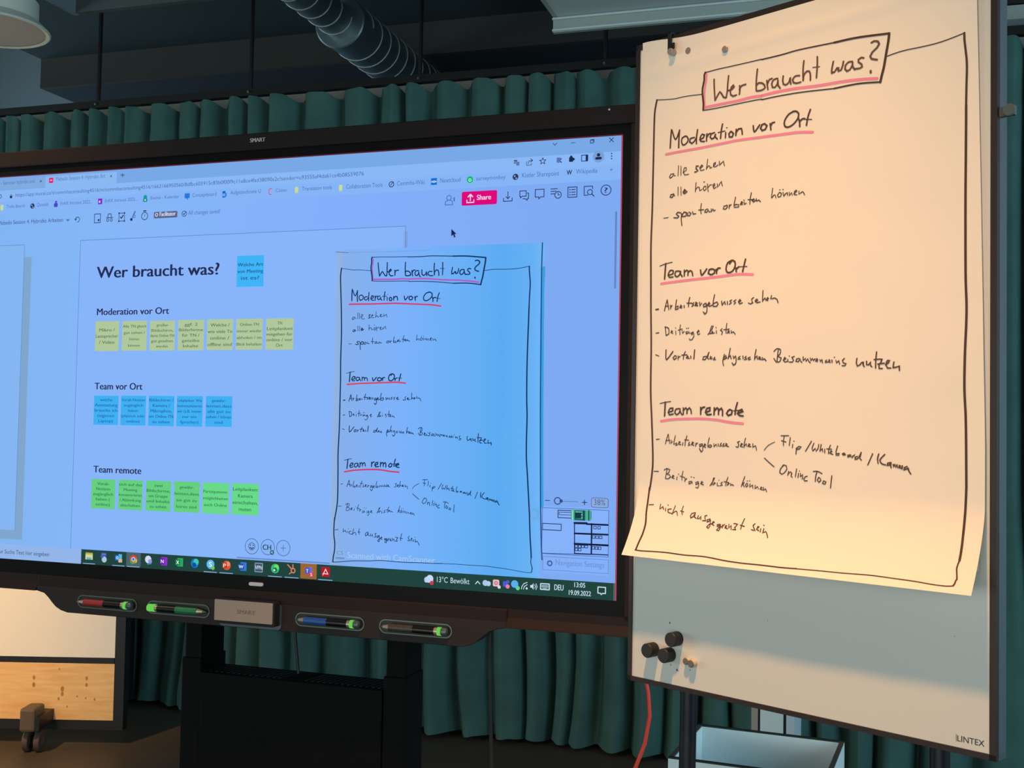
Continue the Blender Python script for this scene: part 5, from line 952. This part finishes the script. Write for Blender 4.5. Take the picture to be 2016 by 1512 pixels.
for a, b, rr in ((.1235, .0375, .0062),):
    mb = MB(); mb.face([pfn(.0004)((a+rr*.95*math.cos(t*PI/10))*1000, (b+rr*math.sin(t*PI/10))*1000) for t in range(20)], hole); mb.build('punch_hole', SH)
# magnets
mk = mat('black_magnet', '17171a', .6, bump=.3, bscale=400); mkt = mat('black_magnet_top', '242326', .5); mw = mat('white_magnet', 'cfc8b6', .4); mwf = mat('shaded_magnet_face', '6a6862', .6)  # front faces of the white magnets greyed: their shade is in the colour
def fw(x, y, b): v = m4 @ Vector((x, y, 0)); return (v.x-.4108, v.y+2.08622, ZF-b)
def magnet(a, b, rad, h, m, mt, label, group):
    t = thing('round_magnet', label, 'magnet', fw(a, .001, b), -.48946, group)
    mb = MB(); mb.tube([(0, 0, 0), (0, -h+.0015, 0)], rad, m, 28); mb.build('magnet_body', t)
    mb = MB(); mb.tube([(0, -h+.0015, 0), (0, -h, 0)], [rad, rad-.001], mt, 28); mb.build('magnet_face', t)
G1 = 'black round magnets on the board'; G2 = 'small white magnets on the board'
magnet(.1125, 1.1075, .0130, .022, mk, mkt, 'upper black round magnet of the cluster low on the board', G1)
magnet(.0590, 1.1350, .0130, .022, mk, mkt, 'leftmost black round magnet near the board edge', G1)
magnet(.0965, 1.1385, .0130, .022, mk, mkt, 'lowest black round magnet, between the other two', G1)
magnet(.1375, 1.1435, .0062, .0105, mw, mwf, 'left one of two small white magnets', G2)
magnet(.1500, 1.1455, .0068, .0125, mw, mwf, 'right one of two small white magnets', G2)
# red cable behind
mb = MB(); mb.tube([(-.52, 2.42, 1.15), (-.452, 2.42, 1.02), (-.432, 2.42, .93), (-.428, 2.42, .88), (-.438, 2.42, .82), (-.462, 2.42, .755), (-.50, 2.42, .68), (-.56, 2.44, .4), (-.58, 2.5, .02)], .0042, mat('red_cable', 'f04434', .4), 10)
tag(mb.build('red_cable'), 'red cable hanging down behind the lower left corner of the flip chart', 'cable')
# open storage box
bw = mat('pale_box_panel', 'def0f4', .5); be = mat('brown_edge', '5a5248', .6); bkl = mat('dark_joint', '1c2426', .6)  # bluish light on the box is put into its panel colour
SB = thing('storage_box', 'open pale grey storage box with dark edges standing behind the flip chart', 'storage box', (-.468, 2.925, 0), -.085)
WX, WY, HB = .405, .36, .65
def sbx(name, a, b, m): mb = MB(); mb.box(a, b, m); return mb.build(name, SB)
sbx('front_panel', (0, 0, .05), (WX, .012, HB-.004), bw); sbx('back_panel', (0, WY-.012, .05), (WX, WY, HB-.004), bw)
sbx('side_panel', (0, .012, .05), (.012, WY-.012, HB-.004), bw); sbx('side_panel', (WX-.012, .012, .05), (WX, WY-.012, HB-.004), bw)
sbx('edge_strip', (0, 0, HB-.004), (WX, .012, HB), bkl); sbx('edge_strip', (0, WY-.012, HB-.004), (WX, WY, HB), bkl)
sbx('edge_strip', (0, .012, HB-.004), (.012, WY-.012, HB), be); sbx('edge_strip', (WX-.012, .012, HB-.004), (WX, WY-.012, HB), be)
sbx('bottom', (.012, .012, .05), (WX-.012, WY-.012, .06), bw); sbx('inner_shelf', (.012, .03, HB-.15), (WX-.012, WY-.012, HB-.14), bw)
for x, y in ((.04, .04), (WX-.04, .04), (.04, WY-.04), (WX-.04, WY-.04)): mb = MB(); mb.tube([(x-.012, y, .025), (x+.012, y, .025)], .025, blk, 16); mb.build('castor', SB)
# narrow cabinet behind it
NC = thing('narrow_cabinet', 'narrow white cabinet standing far behind the storage box', 'cabinet', (-.352, 4.0, 0), -.03)
for x0, x1, m in ((0, .022, mat('warm_grey_edge', 'a8a296', .6)), (.030, .108, bw), (.118, .145, mat('bluish_white', 'c8dcea', .5))):
    mb = MB(); mb.box((x0, 0, .0), (x1, .3, .80), m); mb.build('panel', NC)
mb = MB(); mb.box((0.001, .004, 0), (.144, .296, .795), bkl); mb.build('carcass', NC)
# daylight on the curtain includes the added fill lights above
